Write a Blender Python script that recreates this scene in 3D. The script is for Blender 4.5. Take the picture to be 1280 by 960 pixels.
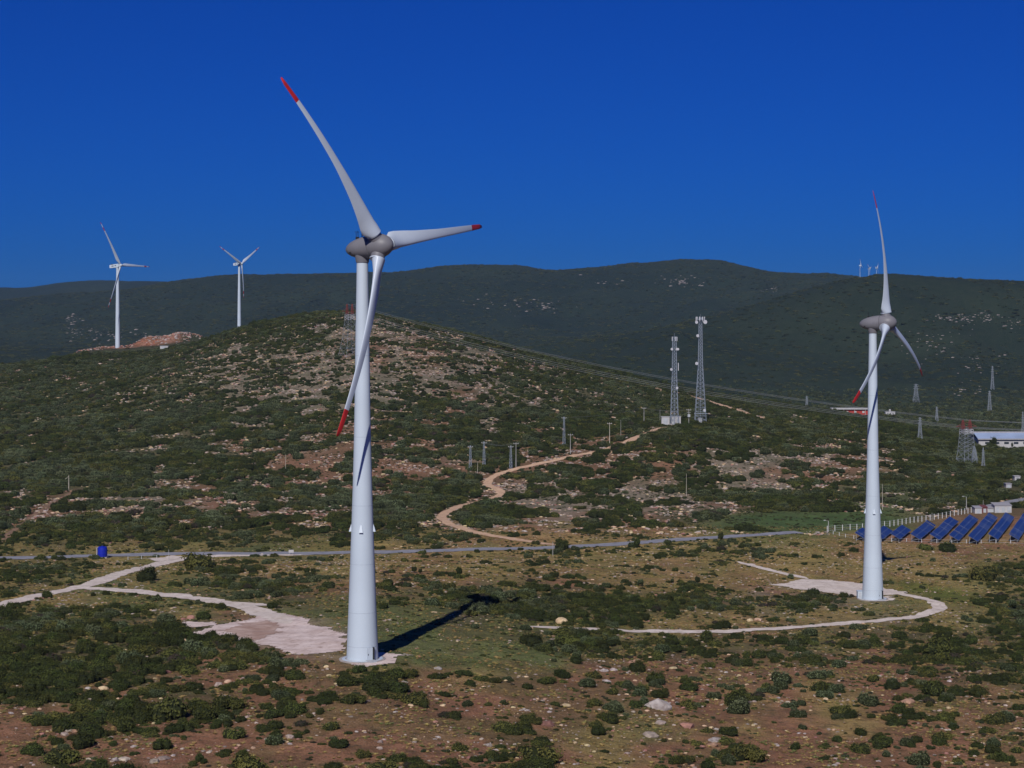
import bpy, bmesh, math, random
import numpy as np
from mathutils import Vector, Matrix
sc = bpy.context.scene
for o in list(bpy.data.objects): bpy.data.objects.remove(o)
R = math.radians
random.seed(7); rng = np.random.default_rng(7)

# ---------------------------------------------------------------- camera
F = 2300.0; CZ = 67.0            # focal length in pixels of a 1280 wide frame, camera height over the first turbine's foot
cd = bpy.data.cameras.new('camera'); cam = bpy.data.objects.new('camera', cd); sc.collection.objects.link(cam)
cam.location = (0, 0, CZ); cam.rotation_euler = (R(90), 0, 0)
cd.sensor_width = 36; cd.lens = F/1280*36; cd.shift_y = -80/1280; cd.clip_start = 1; cd.clip_end = 40000
sc.camera = cam
# ---------------------------------------------------------------- sky and sun
SUN_EL, SUN_AZ = R(37.7), R(191)     # azimuth clockwise from +Y (the view direction)
w = bpy.data.worlds.new('World'); sc.world = w; w.use_nodes = True
nt = w.node_tree; nt.nodes.clear()
sky = nt.nodes.new('ShaderNodeTexSky'); sky.sky_type = 'NISHITA'; sky.sun_disc = False
sky.sun_elevation = SUN_EL; sky.sun_rotation = SUN_AZ; sky.altitude = 400; sky.air_density = 1.0; sky.dust_density = 0.3; sky.ozone_density = 4.0
tint = nt.nodes.new('ShaderNodeMix'); tint.data_type = 'RGBA'; tint.blend_type = 'MULTIPLY'; tint.inputs[0].default_value = 1
tint.inputs[7].default_value = (0.020, 0.215, 0.90, 1)
bg = nt.nodes.new('ShaderNodeBackground'); bg.inputs[1].default_value = 0.053
out = nt.nodes.new('ShaderNodeOutputWorld')
nt.links.new(sky.outputs[0], tint.inputs[6]); nt.links.new(tint.outputs[2], bg.inputs[0]); nt.links.new(bg.outputs[0], out.inputs[0])
sd = bpy.data.lights.new('sun', 'SUN'); sd.energy = 3.9; sd.angle = R(0.5); sd.color = (1, 0.96, 0.91)
sun = bpy.data.objects.new('sun', sd); sc.collection.objects.link(sun)
tosun = Vector((math.sin(SUN_AZ)*math.cos(SUN_EL), math.cos(SUN_AZ)*math.cos(SUN_EL), math.sin(SUN_EL)))
sun.rotation_euler = tosun.to_track_quat('Z', 'Y').to_euler(); sun.location = (-60, -200, 300)
sc.view_settings.view_transform = 'Standard'; sc.view_settings.look = 'None'; sc.view_settings.exposure = 0; sc.view_settings.gamma = 1
sc.render.engine = 'CYCLES'
try:
    sc.cycles.volume_bounces = 0; sc.cycles.max_bounces = 5; sc.cycles.diffuse_bounces = 2; sc.cycles.transparent_max_bounces = 8
except Exception: pass

# ---------------------------------------------------------------- helpers
C = sc.collection.objects
def srgb(*c): return tuple(((v/255)/12.92 if v/255 <= .04045 else ((v/255+.055)/1.055)**2.4) for v in c)
def mat(name, col, rough=0.8, var=0.0, scale=1.0, col2=None, metal=0.0, spec=0.3, bump=0.0, objrand=0.0, detail=4):
    m = bpy.data.materials.new(name); m.use_nodes = True; t = m.node_tree; b = t.nodes['Principled BSDF']
    b.inputs['Roughness'].default_value = rough; b.inputs['Metallic'].default_value = metal; b.inputs['Specular IOR Level'].default_value = spec
    tc = t.nodes.new('ShaderNodeTexCoord'); nz = t.nodes.new('ShaderNodeTexNoise'); nz.inputs['Scale'].default_value = scale; nz.inputs['Detail'].default_value = detail
    t.links.new(tc.outputs['Object'], nz.inputs['Vector'])
    mx = t.nodes.new('ShaderNodeMix'); mx.data_type = 'RGBA'
    c2 = col2 if col2 else tuple(max(0, v*(1-var)) for v in col)
    mx.inputs[6].default_value = (*col, 1); mx.inputs[7].default_value = (*c2, 1)
    mr = t.nodes.new('ShaderNodeMapRange'); mr.inputs[1].default_value = .35; mr.inputs[2].default_value = .65
    t.links.new(nz.outputs[0], mr.inputs[0]); t.links.new(mr.outputs[0], mx.inputs[0])
    last = mx.outputs[2]
    if objrand:
        oi = t.nodes.new('ShaderNodeObjectInfo'); hs = t.nodes.new('ShaderNodeHueSaturation')
        a = t.nodes.new('ShaderNodeMapRange'); a.inputs[3].default_value = 1-objrand; a.inputs[4].default_value = 1+objrand
        h = t.nodes.new('ShaderNodeMath'); h.operation = 'MULTIPLY'; h.inputs[1].default_value = 7.31
        fr = t.nodes.new('ShaderNodeMath'); fr.operation = 'FRACT'
        b2 = t.nodes.new('ShaderNodeMapRange'); b2.inputs[3].default_value = .475; b2.inputs[4].default_value = .52
        t.links.new(oi.outputs['Random'], a.inputs[0]); t.links.new(a.outputs[0], hs.inputs['Value'])
        t.links.new(oi.outputs['Random'], h.inputs[0]); t.links.new(h.outputs[0], fr.inputs[0]); t.links.new(fr.outputs[0], b2.inputs[0]); t.links.new(b2.outputs[0], hs.inputs['Hue'])
        t.links.new(last, hs.inputs['Color']); last = hs.outputs[0]
    t.links.new(last, b.inputs['Base Color'])
    if bump:
        bp = t.nodes.new('ShaderNodeBump'); bp.inputs['Strength'].default_value = bump; bp.inputs['Distance'].default_value = .2
        t.links.new(nz.outputs[0], bp.inputs['Height']); t.links.new(bp.outputs[0], b.inputs['Normal'])
    return m
def tag(o, label=None, cat=None, group=None, kind=None):
    if label: o['label'] = label
    if cat: o['category'] = cat
    if group: o['group'] = group
    if kind: o['kind'] = kind
    return o
def empty(name, loc, label, cat, group=None, rz=0):
    o = bpy.data.objects.new(name, None); C.link(o); o.location = loc; o.rotation_euler = (0, 0, rz); o.empty_display_size = .5
    return tag(o, label, cat, group)
def meshobj(name, verts, faces, mats, parent=None, mi=None, smooth=False):
    me = bpy.data.meshes.new(name); me.from_pydata([tuple(v) for v in verts], [], [tuple(f) for f in faces])
    for m in (mats if isinstance(mats, (list, tuple)) else [mats]): me.materials.append(m)
    if mi is not None: me.polygons.foreach_set('material_index', mi)
    if smooth: me.polygons.foreach_set('use_smooth', [True]*len(me.polygons))
    me.update()
    o = bpy.data.objects.new(name, me); C.link(o)
    if parent: o.parent = parent
    return o
def inst(name, me, parent=None, loc=(0, 0, 0), rot=(0, 0, 0), scale=(1, 1, 1)):
    o = bpy.data.objects.new(name, me); C.link(o); o.location = loc; o.rotation_euler = rot; o.scale = scale
    if parent: o.parent = parent
    return o
class MB:
    def __init__(s): s.v = []; s.f = []; s.mi = []; s.m = 0
    def add(s, v, f):
        n = len(s.v); s.v += [tuple(p) for p in v]; s.f += [tuple(i+n for i in q) for q in f]; s.mi += [s.m]*len(f)
    def box(s, c, d, rz=0):
        x, y, z = d[0]/2, d[1]/2, d[2]/2; ca, sa = math.cos(rz), math.sin(rz); vs = []
        for dz in (-z, z):
            for (a, b) in ((-x, -y), (x, -y), (x, y), (-x, y)): vs.append((c[0]+a*ca-b*sa, c[1]+a*sa+b*ca, c[2]+dz))
        s.add(vs, [(0, 3, 2, 1), (4, 5, 6, 7), (0, 1, 5, 4), (1, 2, 6, 5), (2, 3, 7, 6), (3, 0, 4, 7)])
    def bar(s, a, b, r=.05, n=4):
        a, b = Vector(a), Vector(b); d = (b-a)
        if d.length < 1e-6: return
        d.normalize(); q = d.cross(Vector((0, 0, 1)) if abs(d.z) < .95 else Vector((1, 0, 0))).normalized(); p = d.cross(q)
        vs = []
        for e in (a, b):
            for k in range(n): t = 2*math.pi*(k+.5)/n; vs.append(e+(q*math.cos(t)+p*math.sin(t))*r)
        s.add(vs, [(k, (k+1) % n, n+(k+1) % n, n+k) for k in range(n)]+[tuple(range(n))[::-1], tuple(range(n, 2*n))])
    def lathe(s, prof, n=24, axis='z', c=(0, 0, 0), cap=True):
        vs = []
        for (h, r) in prof:
            for k in range(n):
                t = 2*math.pi*k/n; a, b = r*math.cos(t), r*math.sin(t)
                p = (a, b, h) if axis == 'z' else (h, a, b)
                vs.append((c[0]+p[0], c[1]+p[1], c[2]+p[2]))
        fs = []
        for i in range(len(prof)-1):
            for k in range(n): fs.append((i*n+k, i*n+(k+1) % n, (i+1)*n+(k+1) % n, (i+1)*n+k))
        if cap: fs += [tuple(range(n))[::-1], tuple((len(prof)-1)*n+k for k in range(n))]
        s.add(vs, fs)
    def build(s, name, mats, parent=None, smooth=False):
        o = meshobj(name, s.v, s.f, mats, parent, s.mi, smooth)
        if smooth:
            try: o.data.set_sharp_from_angle(angle=R(40))
            except Exception: pass
        return o
# value noise
def hash2(i, j, s):
    h = (i.astype(np.int64)*374761393 + j.astype(np.int64)*668265263 + s*974711) & 0xffffffff
    h = ((h ^ (h >> 13))*1274126177) & 0xffffffff
    return ((h ^ (h >> 16)) & 0xffff)/65535.0
def vnoise(x, y, s=0):
    x = np.asarray(x, float); y = np.asarray(y, float)
    i, j = np.floor(x), np.floor(y); fx, fy = x-i, y-j; fx = fx*fx*(3-2*fx); fy = fy*fy*(3-2*fy)
    a, b, c, d = hash2(i, j, s), hash2(i+1, j, s), hash2(i, j+1, s), hash2(i+1, j+1, s)
    return (a*(1-fx)+b*fx)*(1-fy)+(c*(1-fx)+d*fx)*fy
def fbm(x, y, s=0, o=4):
    r = 0; a = .5; t = 0
    for k in range(o): r = r+a*vnoise(x*2**k+17*k, y*2**k-9*k, s+k*13); t += a; a *= .5
    return r/t

# ---------------------------------------------------------------- terrain heights
FE = []
def zfeat(D, pts): FE.append(('z', D, pts))
def pfeat(D, pts): FE.append(('p', D, pts))
zfeat([(0, 20)], [(0, 3)])
zfeat([(0, 110)], [(0, 2)])
zfeat([(0, 280)], [(0, 0), (450, 0), (900, -5), (1280, -8)])
zfeat([(0, 363)], [(0, -1), (450, 0), (900, -8), (1280, -10)])
zfeat([(0, 547)], [(0, -10), (450, -7.6), (600, -8.5), (900, -14.5), (1091, -16), (1280, -17)])
zfeat([(0, 650), (540, 663), (700, 678), (860, 700), (1000, 728), (1100, 742), (1280, 780)], [(0, -17), (700, -17.3), (1000, -18), (1280, -18.5)])
zfeat([(0, 705), (700, 735), (900, 760), (1100, 810), (1280, 835)], [(0, -15), (450, -15), (700, -16), (950, -18), (1280, -18.5)])
pfeat([(0, 850), (900, 860), (1100, 890), (1280, 900)], [(0, 622), (300, 618), (450, 620), (600, 625), (750, 622), (900, 625), (1050, 618), (1200, 614), (1280, 612)])
pfeat([(0, 1000)], [(0, 575), (300, 560), (450, 550), (600, 560), (750, 560), (830, 543), (900, 555), (1050, 572), (1200, 585), (1280, 588)])
pfeat([(0, 1150)], [(0, 535), (300, 505), (450, 492), (600, 505), (700, 515), (800, 524), (860, 523), (920, 526), (1050, 540), (1200, 562), (1280, 570)])
pfeat([(0, 1320), (700, 1290), (1280, 1270)], [(0, 497), (300, 452), (450, 432), (600, 452), (700, 478), (800, 499), (860, 507), (920, 514), (1050, 531), (1200, 555), (1280, 562)])
pfeat([(0, 1620), (300, 1560), (450, 1520), (600, 1500), (700, 1450), (860, 1420), (1280, 1450)],
      [(-900, 470), (0, 457), (60, 452), (90, 453), (150, 453), (205, 446), (250, 431), (300, 412), (340, 401), (380, 393), (430, 390), (470, 394), (540, 408), (600, 422), (660, 441), (740, 461), (800, 477), (860, 492), (940, 505), (1000, 514), (1060, 522), (1120, 533), (1200, 548), (1280, 554), (2200, 560)])
pfeat([(0, 1813), (300, 1800), (1280, 1800)], [(-900, 500), (0, 475), (60, 452), (95, 440), (147, 435.5), (220, 431), (300, 424), (380, 420), (450, 425), (600, 452), (740, 482), (900, 515), (1050, 528), (1280, 535), (2200, 540)])
pfeat([(0, 2250)], [(-900, 520), (0, 512), (147, 500), (220, 455), (299, 417), (340, 424), (450, 440), (600, 480), (740, 498), (900, 508), (1050, 513), (1280, 518), (2200, 518)])
pfeat([(0, 2800)], [(-900, 500), (0, 495), (450, 490), (740, 490), (900, 492), (1050, 497), (1280, 500), (2200, 500)])
pfeat([(0, 3250)], [(-900, 470), (0, 470), (450, 470), (650, 455), (720, 447), (860, 452), (1000, 458), (1280, 466), (2200, 466)])
pfeat([(0, 3900)], [(-900, 440), (0, 440), (450, 445), (600, 440), (720, 432), (800, 418), (900, 396), (1000, 367), (1050, 353), (1100, 345), (1200, 349), (1280, 352), (1600, 360), (2200, 350)])
pfeat([(0, 4500)], [(-900, 430), (0, 432), (450, 428), (720, 436), (900, 425), (1100, 400), (1280, 400), (2200, 400)])
pfeat([(0, 5200)], [(-900, 415), (0, 408), (300, 388), (600, 385), (720, 390), (900, 375), (1100, 378), (1280, 385), (2200, 380)])
pfeat([(0, 6000)], [(-900, 390), (0, 374), (60, 368), (150, 362), (230, 352), (300, 345), (400, 345), (480, 343), (550, 334), (650, 333), (690, 338), (760, 334), (850, 327), (900, 328), (960, 341), (1040, 345), (1100, 352), (1280, 360), (2200, 360)])
pfeat([(0, 6700)], [(0, 420)])
pfeat([(0, 8200)], [(-900, 365), (0, 361), (30, 362), (80, 353), (115, 352), (170, 353), (210, 354), (300, 358), (600, 366), (2200, 366)])
pfeat([(0, 9300)], [(0, 430)])
US = np.concatenate([np.linspace(-1.0, -.36, 60, endpoint=False), np.linspace(-.36, .36, 460), np.linspace(.36, 1.0, 61)[1:]])
DS = np.concatenate([np.linspace(22, 262, 20, endpoint=False), np.linspace(262, 720, 380, endpoint=False), np.linspace(720, 1750, 300, endpoint=False),
                     np.linspace(1750, 3000, 90, endpoint=False), np.linspace(3000, 6400, 170, endpoint=False), np.linspace(6400, 9300, 60)])
PXS = 640+F*US
def smooth(a, k=7):
    p = np.pad(a, k, mode='edge'); ker = np.hanning(2*k+3)[1:-1]; ker /= ker.sum(); return np.convolve(p, ker, 'valid')
fD, fz = [], []
for kind, D, pts in FE:
    d = smooth(np.interp(PXS, [p[0] for p in D], [p[1] for p in D]), 9)
    v = smooth(np.interp(PXS, [p[0] for p in pts], [p[1] for p in pts]), 5)
    fD.append(d); fz.append(v if kind == 'z' else CZ-(v-400)/F*d)
fD = np.array(fD); fz = np.array(fz)
def pchip(x, y, q):
    h = np.diff(x); dl = np.diff(y)/h; m = np.zeros(len(x))
    for i in range(1, len(x)-1):
        if dl[i-1]*dl[i] > 0:
            w1, w2 = 2*h[i]+h[i-1], h[i]+2*h[i-1]; m[i] = (w1+w2)/(w1/dl[i-1]+w2/dl[i])
    i = np.clip(np.searchsorted(x, q)-1, 0, len(x)-2); t = (q-x[i])/h[i]
    return (2*t**3-3*t**2+1)*y[i]+(t**3-2*t**2+t)*h[i]*m[i]+(-2*t**3+3*t**2)*y[i+1]+(t**3-t**2)*h[i]*m[i+1]
HT = np.array([pchip(fD[:, k], fz[:, k], DS) for k in range(len(US))])       # [u, d]
UU, DD = np.meshgrid(US, DS, indexing='ij'); XX = UU*DD
def bump_amp(D): return np.interp(D, [0, 300, 690, 850, 1300, 1600, 2300, 3300, 5000, 9300], [.2, .35, .35, 1.6, 2.6, 1.6, 1.5, 28, 46, 40])
amp = bump_amp(DD)
# crests stay where the photograph has them
for k in (11, 16, 19, 21):
    dc = fD[k][:, None]; amp = amp*(1-.75*np.exp(-((DD-dc)/(dc*.06))**2))
sclx = np.interp(DD, [0, 700, 900, 1700, 3200, 9300], [14, 14, 45, 60, 260, 420])
rel = fbm(XX/45+3, DD/45, 5, 4)*(DD < 2300)+0
n1 = fbm(XX/14, DD/14, 1, 3)-.5; n2 = fbm(XX/55, DD/55, 2, 4)-.5
rid = 1-np.abs(2*fbm(XX/420+.35*fbm(XX/900, DD/900, 8, 2)*4, DD/700, 3, 5)-1)*2
wn = np.interp(DD, [0, 700, 850], [1, 1, 0]); wm = np.interp(DD, [2500, 3300], [0, 1])
HT = HT+amp*(wn*n1*1.6+(1-wn)*(1-wm)*n2*2+wm*(rid-.3)*1.0)
HT += .35*(fbm(XX/3.2, DD/3.2, 21, 2)-.5)*(DD < 760)
# quarried mound beside the far turbine
def gauss(px, D, z, spx, sd):
    global HT
    HT = HT+z*np.exp(-(((UU*F+640-px)/spx)**2)-((DD-D)/sd)**2)*(1+.5*(fbm(XX/12, DD/12, 77, 3)-.5)*2*.6)
gauss(208, 1855, 9, 30, 30); gauss(180, 1850, 6, 12, 22); gauss(238, 1850, 6, 24, 28); gauss(128, 1850, 3.5, 34, 40)
# level pads under the near turbines
BASE1 = ((453-640)/F*363, 363.0); BASE2 = ((1091-640)/F*547, 547.0)
for (bx, by), bz, rr in ((BASE1, 0., 9), (BASE2, -16., 8)):
    d = np.hypot(XX-bx, DD-by); k = np.clip((rr+7-d)/7, 0, 1); k = k*k*(3-2*k); HT = HT*(1-k)+bz*k
def height(x, y):
    x = np.asarray(x, float); y = np.asarray(y, float); u = np.clip(x/np.maximum(y, 1), US[0], US[-1]-1e-6); d = np.clip(y, DS[0], DS[-1]-1e-3)
    i = np.clip(np.searchsorted(US, u)-1, 0, len(US)-2); j = np.clip(np.searchsorted(DS, d)-1, 0, len(DS)-2)
    fu = (u-US[i])/(US[i+1]-US[i]); fd = (d-DS[j])/(DS[j+1]-DS[j])
    return (HT[i, j]*(1-fu)+HT[i+1, j]*fu)*(1-fd)+(HT[i, j+1]*(1-fu)+HT[i+1, j+1]*fu)*fd
def topx(x, y, z): return 640+F*x/y, 400-F*(z-CZ)/y
def hit(px, py, dmin=150, dmax=9000):
    """where the line of sight through a point of the photograph meets the ground"""
    u = (px-640)/F; d = np.geomspace(dmin, dmax, 6000); z = height(u*d, d); yy = 400-F*(z-CZ)/d
    k = np.argmax(yy <= py)
    if yy[k] > py: k = int(np.argmin(yy))
    if k > 0 and yy[k-1] > py >= yy[k]:
        t = (yy[k-1]-py)/(yy[k-1]-yy[k]); D = d[k-1]+t*(d[k]-d[k-1])
    else: D = d[k]
    return Vector((u*D, D, float(height(u*D, D))))
def ground(x, y): return float(height(x, y))

# ---------------------------------------------------------------- what grows where (coverage 0-9 and soil kind, cells of 40 x 20 photo pixels from y=380)
VG = """88888888888758888888888888888888
88888888875445567888888888888888
88888888765345667888888888888888
88888877654344556788888888888888
99888776554454566677788888888888
89988876545454556567778888888888
99988876654445555666778887778888
89988877544445554566667776677788
89987766544344444332247754557888
88887765544343343332223543336788
88998766545433353444433221236788
77776766545455544453443433346788
55656555458688542333224666644678
65766665435455762233475522222210
68887777677766533333333231111000
64533534332234324444355433310000
56421133223111113311112221111236
54311266665455436432132200022246
22122334533467888888888888710266
97765432321111467766665443222357
99998885100011127766443332246656
99999987300101114887765577676766
99888876651001221243454445447777
89776554445555422334433335446666
66655565666886543345433334445544
56688887653353323434434333344433
45787765542222345333323322333333
55554322334433346412223223333323
46664223443455557422233434332332""".split()
SG = """dddddddddddddddddddddddddddddddd
dddddddddpppdpdddddddddddddddddd
dddddddpppprprpddddddddddddddddd
dddddddpppprprpppddddddddddddddd
ddddddppppppppwppddddddddddddddd
dddddddppppppprpppdddddddddddddd
dddddddpppppprrpppddddddppdddddd
dddddddppprrrrrprrrrdddppprpdddd
dddddddrrprrrrrprrrrrpddprrpdddd
ddddddddrrrrrrprrrrrrrpppprrddpd
dddddddprrrrrrrrrrrrrrpprrrddpdd
dddpprrrrrrrrrrrpprpppppprdddddd
rrrppprrprrdrrrppppppprrddgggddd
rrrrrrrdrrrrrrpprprrrdggggggrrrr
ddddrdddddddddrrrrrrroggggorrrrr
dddogogggggooroooooooooooorrrrrr
odgogorrrroorroorrrrrroroooooodd
odggogggrrrrrrrddrrrrrrrrrrroogd
ooogggdddddggdddddddddrppppgggod
dddddogrggggggddddddooooooopdogd
dddddddppppgggdggooooorrrddddodd
ddddddrrpppgggggggddddddddrrrrrd
ddddddrrrrrgggggggrrrrrrrrrrrrdd
dddrdrrrrrrorroorrrrrrrrrorrrrrd
rddrdddrrrrrrrrrrrrrrrroroorroro
rrrrrrrrrrrrrrrrrrrgrrrrroorrorr
rrrrrrrrrrrrrrrrrroogororroorrrr
rrrrrrrrrrrrrrrrrroorrrrrrrrrrrr
rdrrrrrrrrrrrrrrrroorrrrrrrrrrrr""".split()
VGa = np.array([[int(c) for c in r[:32]] for r in VG], float)/9; VGa[1:10, 8:22] = np.minimum(VGa[1:10, 8:22]+.12, 1); VGa[2:14, 0:8] -= .14; VGa[8:13, 13:27] += .13; VGa = np.clip(VGa, 0, 1)
SC = {'r': (.310, .155, .088), 'o': (.340, .240, .092), 'g': (.150, .165, .058), 'd': (.160, .130, .060), 'p': (.31, .235, .160), 'w': (.36, .29, .24)}
SGa = np.array([[SC[c] for c in r[:32]] for r in SG])
def bil(G, px, py):
    gx = np.clip(px/40-.5, 0, 30.999); gy = np.clip((py-380)/20-.5, 0, 27.999); i = gx.astype(int); j = gy.astype(int); fx = gx-i; fy = gy-j
    if G.ndim == 3: fx = fx[..., None]; fy = fy[..., None]
    return (G[j, i]*(1-fx)+G[j, i+1]*fx)*(1-fy)+(G[j+1, i]*(1-fx)+G[j+1, i+1]*fx)*fy
def cover(x, y):
    z = height(x, y); px, py = topx(x, y, z)
    return bil(VGa, px+(fbm(x/20, y/20, 31)-.5)*50, py+(fbm(x/20, y/20, 32)-.5)*16)

# ---------------------------------------------------------------- terrain mesh
def terrain():
    nu, nd = len(US), len(DS); V = np.stack([XX, DD, HT], -1).reshape(-1, 3).astype(np.float32)
    i, j = np.meshgrid(np.arange(nu-1), np.arange(nd-1), indexing='ij'); a = (i*nd+j).ravel()
    Q = np.stack([a, a+nd, a+nd+1, a+1], -1).astype(np.int32)
    me = bpy.data.meshes.new('ground'); me.vertices.add(len(V)); me.vertices.foreach_set('co', V.ravel())
    me.loops.add(Q.size); me.loops.foreach_set('vertex_index', Q.ravel()); me.polygons.add(len(Q))
    me.polygons.foreach_set('loop_start', np.arange(0, Q.size, 4, dtype=np.int32)); me.polygons.foreach_set('use_smooth', np.ones(len(Q), bool)); me.update(calc_edges=True)
    X, Y, Z = XX.ravel(), DD.ravel(), HT.ravel(); px, py = topx(X, Y, Z)
    wx = (fbm(X/9, Y/9, 41)-.5)*70; wy = (fbm(X/9, Y/9, 42)-.5)*26
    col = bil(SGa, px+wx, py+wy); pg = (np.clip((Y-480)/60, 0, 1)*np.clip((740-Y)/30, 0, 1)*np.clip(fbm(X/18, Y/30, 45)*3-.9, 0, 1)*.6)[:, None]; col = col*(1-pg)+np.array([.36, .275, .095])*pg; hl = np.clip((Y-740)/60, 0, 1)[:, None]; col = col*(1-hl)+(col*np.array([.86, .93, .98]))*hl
    cv = bil(VGa, px+wx*.6, py+wy*.6)
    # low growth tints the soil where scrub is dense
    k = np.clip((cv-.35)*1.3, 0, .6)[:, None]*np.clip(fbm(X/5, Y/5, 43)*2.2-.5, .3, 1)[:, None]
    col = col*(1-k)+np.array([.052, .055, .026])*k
    # irregular dry and green grass
    g = np.clip((fbm(X/11, Y/22, 44)-.52)*7, 0, 1)[:, None]*.55*(Y < 760)[:, None]
    col = col*(1-g)+np.where(Y[:, None] > 430, np.array([.215, .195, .062]), np.array([.17, .13, .055]))*g
    far = np.clip((Y-1650)/250, 0, 1)[:, None]
    fc = np.array([.016, .029, .013])+(fbm(X/260, Y/260, 51)-.5)[:, None]*np.array([.022, .025, .010])
    val = (np.exp(-((Y-2400)/500)**2)*(fbm(X/70, Y/90, 52)))[:, None]
    fc = fc+val*np.array([.030, .036, .018])
    col = col*(1-far)+fc*far
    q = np.clip(1.6-np.hypot((px-172)/52, (Y-1845)/46)**2, 0, 1)*(px < 262)*(px > 88); q = (q*np.clip(fbm(X/14, Y/14, 61)*3-.7, 0, 1))[:, None]
    col = col*(1-q)+(np.array([.40, .18, .115])+(vnoise(X/5, Y/5, 62)[:, None]-.5)*.18)*q
    # ploughed green field beyond the road and the bright strip by the loop track
    f = (np.exp(-(((px-1030)/135)**4))*np.exp(-((py-652)/13)**4))[:, None]; col = col*(1-f)+np.array([.085, .135, .042])*f
    f = (np.exp(-(((px-(1170))/60)**4))*np.exp(-((py-740+(px-1170)*-.18)/9)**4)*.9)[:, None]; col = col*(1-f)+np.array([.16, .17, .035])*f
    f = (np.exp(-(((px-1215)/35)**4))*np.exp(-((py-517)/3)**4)*(Y > 1500))[:, None]; col = col*(1-f)+np.array([.13, .16, .06])*f
    # faint vehicle tracks in the right foreground
    for (c, sl) in ((905, -1.15), (935, -1.15), (1195, 1.5), (1225, 1.5)):
        f = (np.exp(-((px-c-(py-860)*sl)/6)**2)*(py > 815)*(py < 958)*.5)[:, None]; col = col*(1-f)+np.array([.24, .14, .08])*f
    jit = 1+(vnoise(X/1.7, Y/1.7, 71)-.5)*.45*(Y < 800)+(vnoise(X/6, Y/6, 72)-.5)*.3
    col = np.clip(col*jit[:, None], .01, 1)
    ca = me.color_attributes.new('soil', 'FLOAT_COLOR', 'POINT'); ca.data.foreach_set('color', np.concatenate([col, np.ones((len(col), 1))], 1).astype(np.float32).ravel())
    m = bpy.data.materials.new('soil'); m.use_nodes = True; t = m.node_tree; b = t.nodes['Principled BSDF']; b.inputs['Roughness'].default_value = .95; b.inputs['Specular IOR Level'].default_value = .1
    at = t.nodes.new('ShaderNodeAttribute'); at.attribute_name = 'soil'; tc = t.nodes.new('ShaderNodeTexCoord')
    last = at.outputs['Color']
    def layer(last, scale, lo, hi, c, fac, detail=4, vor=False):
        n = t.nodes.new('ShaderNodeTexVoronoi' if vor else 'ShaderNodeTexNoise'); n.inputs['Scale'].default_value = scale
        if not vor: n.inputs['Detail'].default_value = detail
        t.links.new(tc.outputs['Object'], n.inputs['Vector'])
        r = t.nodes.new('ShaderNodeMapRange'); r.inputs[1].default_value = lo; r.inputs[2].default_value = hi; r.inputs[4].default_value = fac
        t.links.new(n.outputs[0], r.inputs[0]); x = t.nodes.new('ShaderNodeMix'); x.data_type = 'RGBA'; x.blend_type = 'MIX' if len(c) == 3 else 'MULTIPLY'
        t.links.new(r.outputs[0], x.inputs[0]); t.links.new(last, x.inputs[6]); x.inputs[7].default_value = (*c[:3], 1); return x.outputs[2], n
    last, _ = layer(last, .55, .52, .66, (.055, .058, .028), .55)
    last, _ = layer(last, 1.6, .60, .70, (.30, .23, .18), .55)
    last, nb = layer(last, 2.6, .45, .62, (.60, .55, .50, 0), .8)
    last, _ = layer(last, .05, .45, .6, (.78, .85, .80, 0), .9)
    t.links.new(last, b.inputs['Base Color'])
    bp = t.nodes.new('ShaderNodeBump'); bp.inputs['Strength'].default_value = .8; bp.inputs['Distance'].default_value = .5
    t.links.new(nb.outputs[0], bp.inputs['Height']); t.links.new(bp.outputs[0], b.inputs['Normal'])
    me.materials.append(m); o = bpy.data.objects.new('ground', me); C.link(o)
    return tag(o, kind='structure')
terrain()

# ---------------------------------------------------------------- roads, tracks and gravel pads
AVOID = []            # (polyline as array, half width)
POLYS = []
def resample(P, step):
    P = np.array([p[:2] for p in P], float)
    for _ in range(3):      # corner cutting keeps curves round
        Q = [P[0]]
        for a, b in zip(P[:-1], P[1:]): Q += [a*.75+b*.25, a*.25+b*.75]
        P = np.array(Q+[P[-1]])
    s = np.concatenate([[0], np.cumsum(np.hypot(*np.diff(P, axis=0).T))]); n = max(3, int(s[-1]/step)); q = np.linspace(0, s[-1], n)
    return np.stack([np.interp(q, s, P[:, 0]), np.interp(q, s, P[:, 1])], -1)
def ribbon(name, pts, width, m, lift=.06, step=1.2, ragged=.0, taper=None, cross=6):
    P = resample([hit(*p) for p in pts], step); n = len(P); T = np.gradient(P, axis=0); T /= np.hypot(*T.T)[:, None]; N = np.stack([-T[:, 1], T[:, 0]], -1)
    sarr = np.arange(n)*step
    V = []; Fc = []
    wl = width/2*(1+ragged*((fbm(sarr/5, sarr*0+3, 81)-.5)*2+(vnoise(sarr/1.3, sarr*0, 82)-.5)))
    wr = width/2*(1+ragged*((fbm(sarr/5, sarr*0+9, 83)-.5)*2+(vnoise(sarr/1.3, sarr*0+5, 84)-.5)))
    if taper: tp = np.clip(np.minimum(np.arange(n), n-1-np.arange(n))*step/taper+.25, 0, 1); wl = wl*tp; wr = wr*tp
    for k in range(cross+1):
        f = k/cross; o = -wr*(1-f)*1+wl*f if False else (-wr+(wl+wr)*f)
        Q = P+N*o[:, None]; z = height(Q[:, 0], Q[:, 1])+lift; V.append(np.concatenate([Q, z[:, None]], 1))
    # a road bed is level enough across: never dips under the sheet of the ground
    V = np.array(V); 
    verts = V.transpose(1, 0, 2).reshape(-1, 3); c = cross+1
    for i in range(n-1):
        for k in range(cross): Fc.append((i*c+k, (i+1)*c+k, (i+1)*c+k+1, i*c+k+1))
    o = meshobj(name, verts, Fc, m, smooth=True); tag(o, kind='structure'); AVOID.append((P, width/2)); return o
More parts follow.
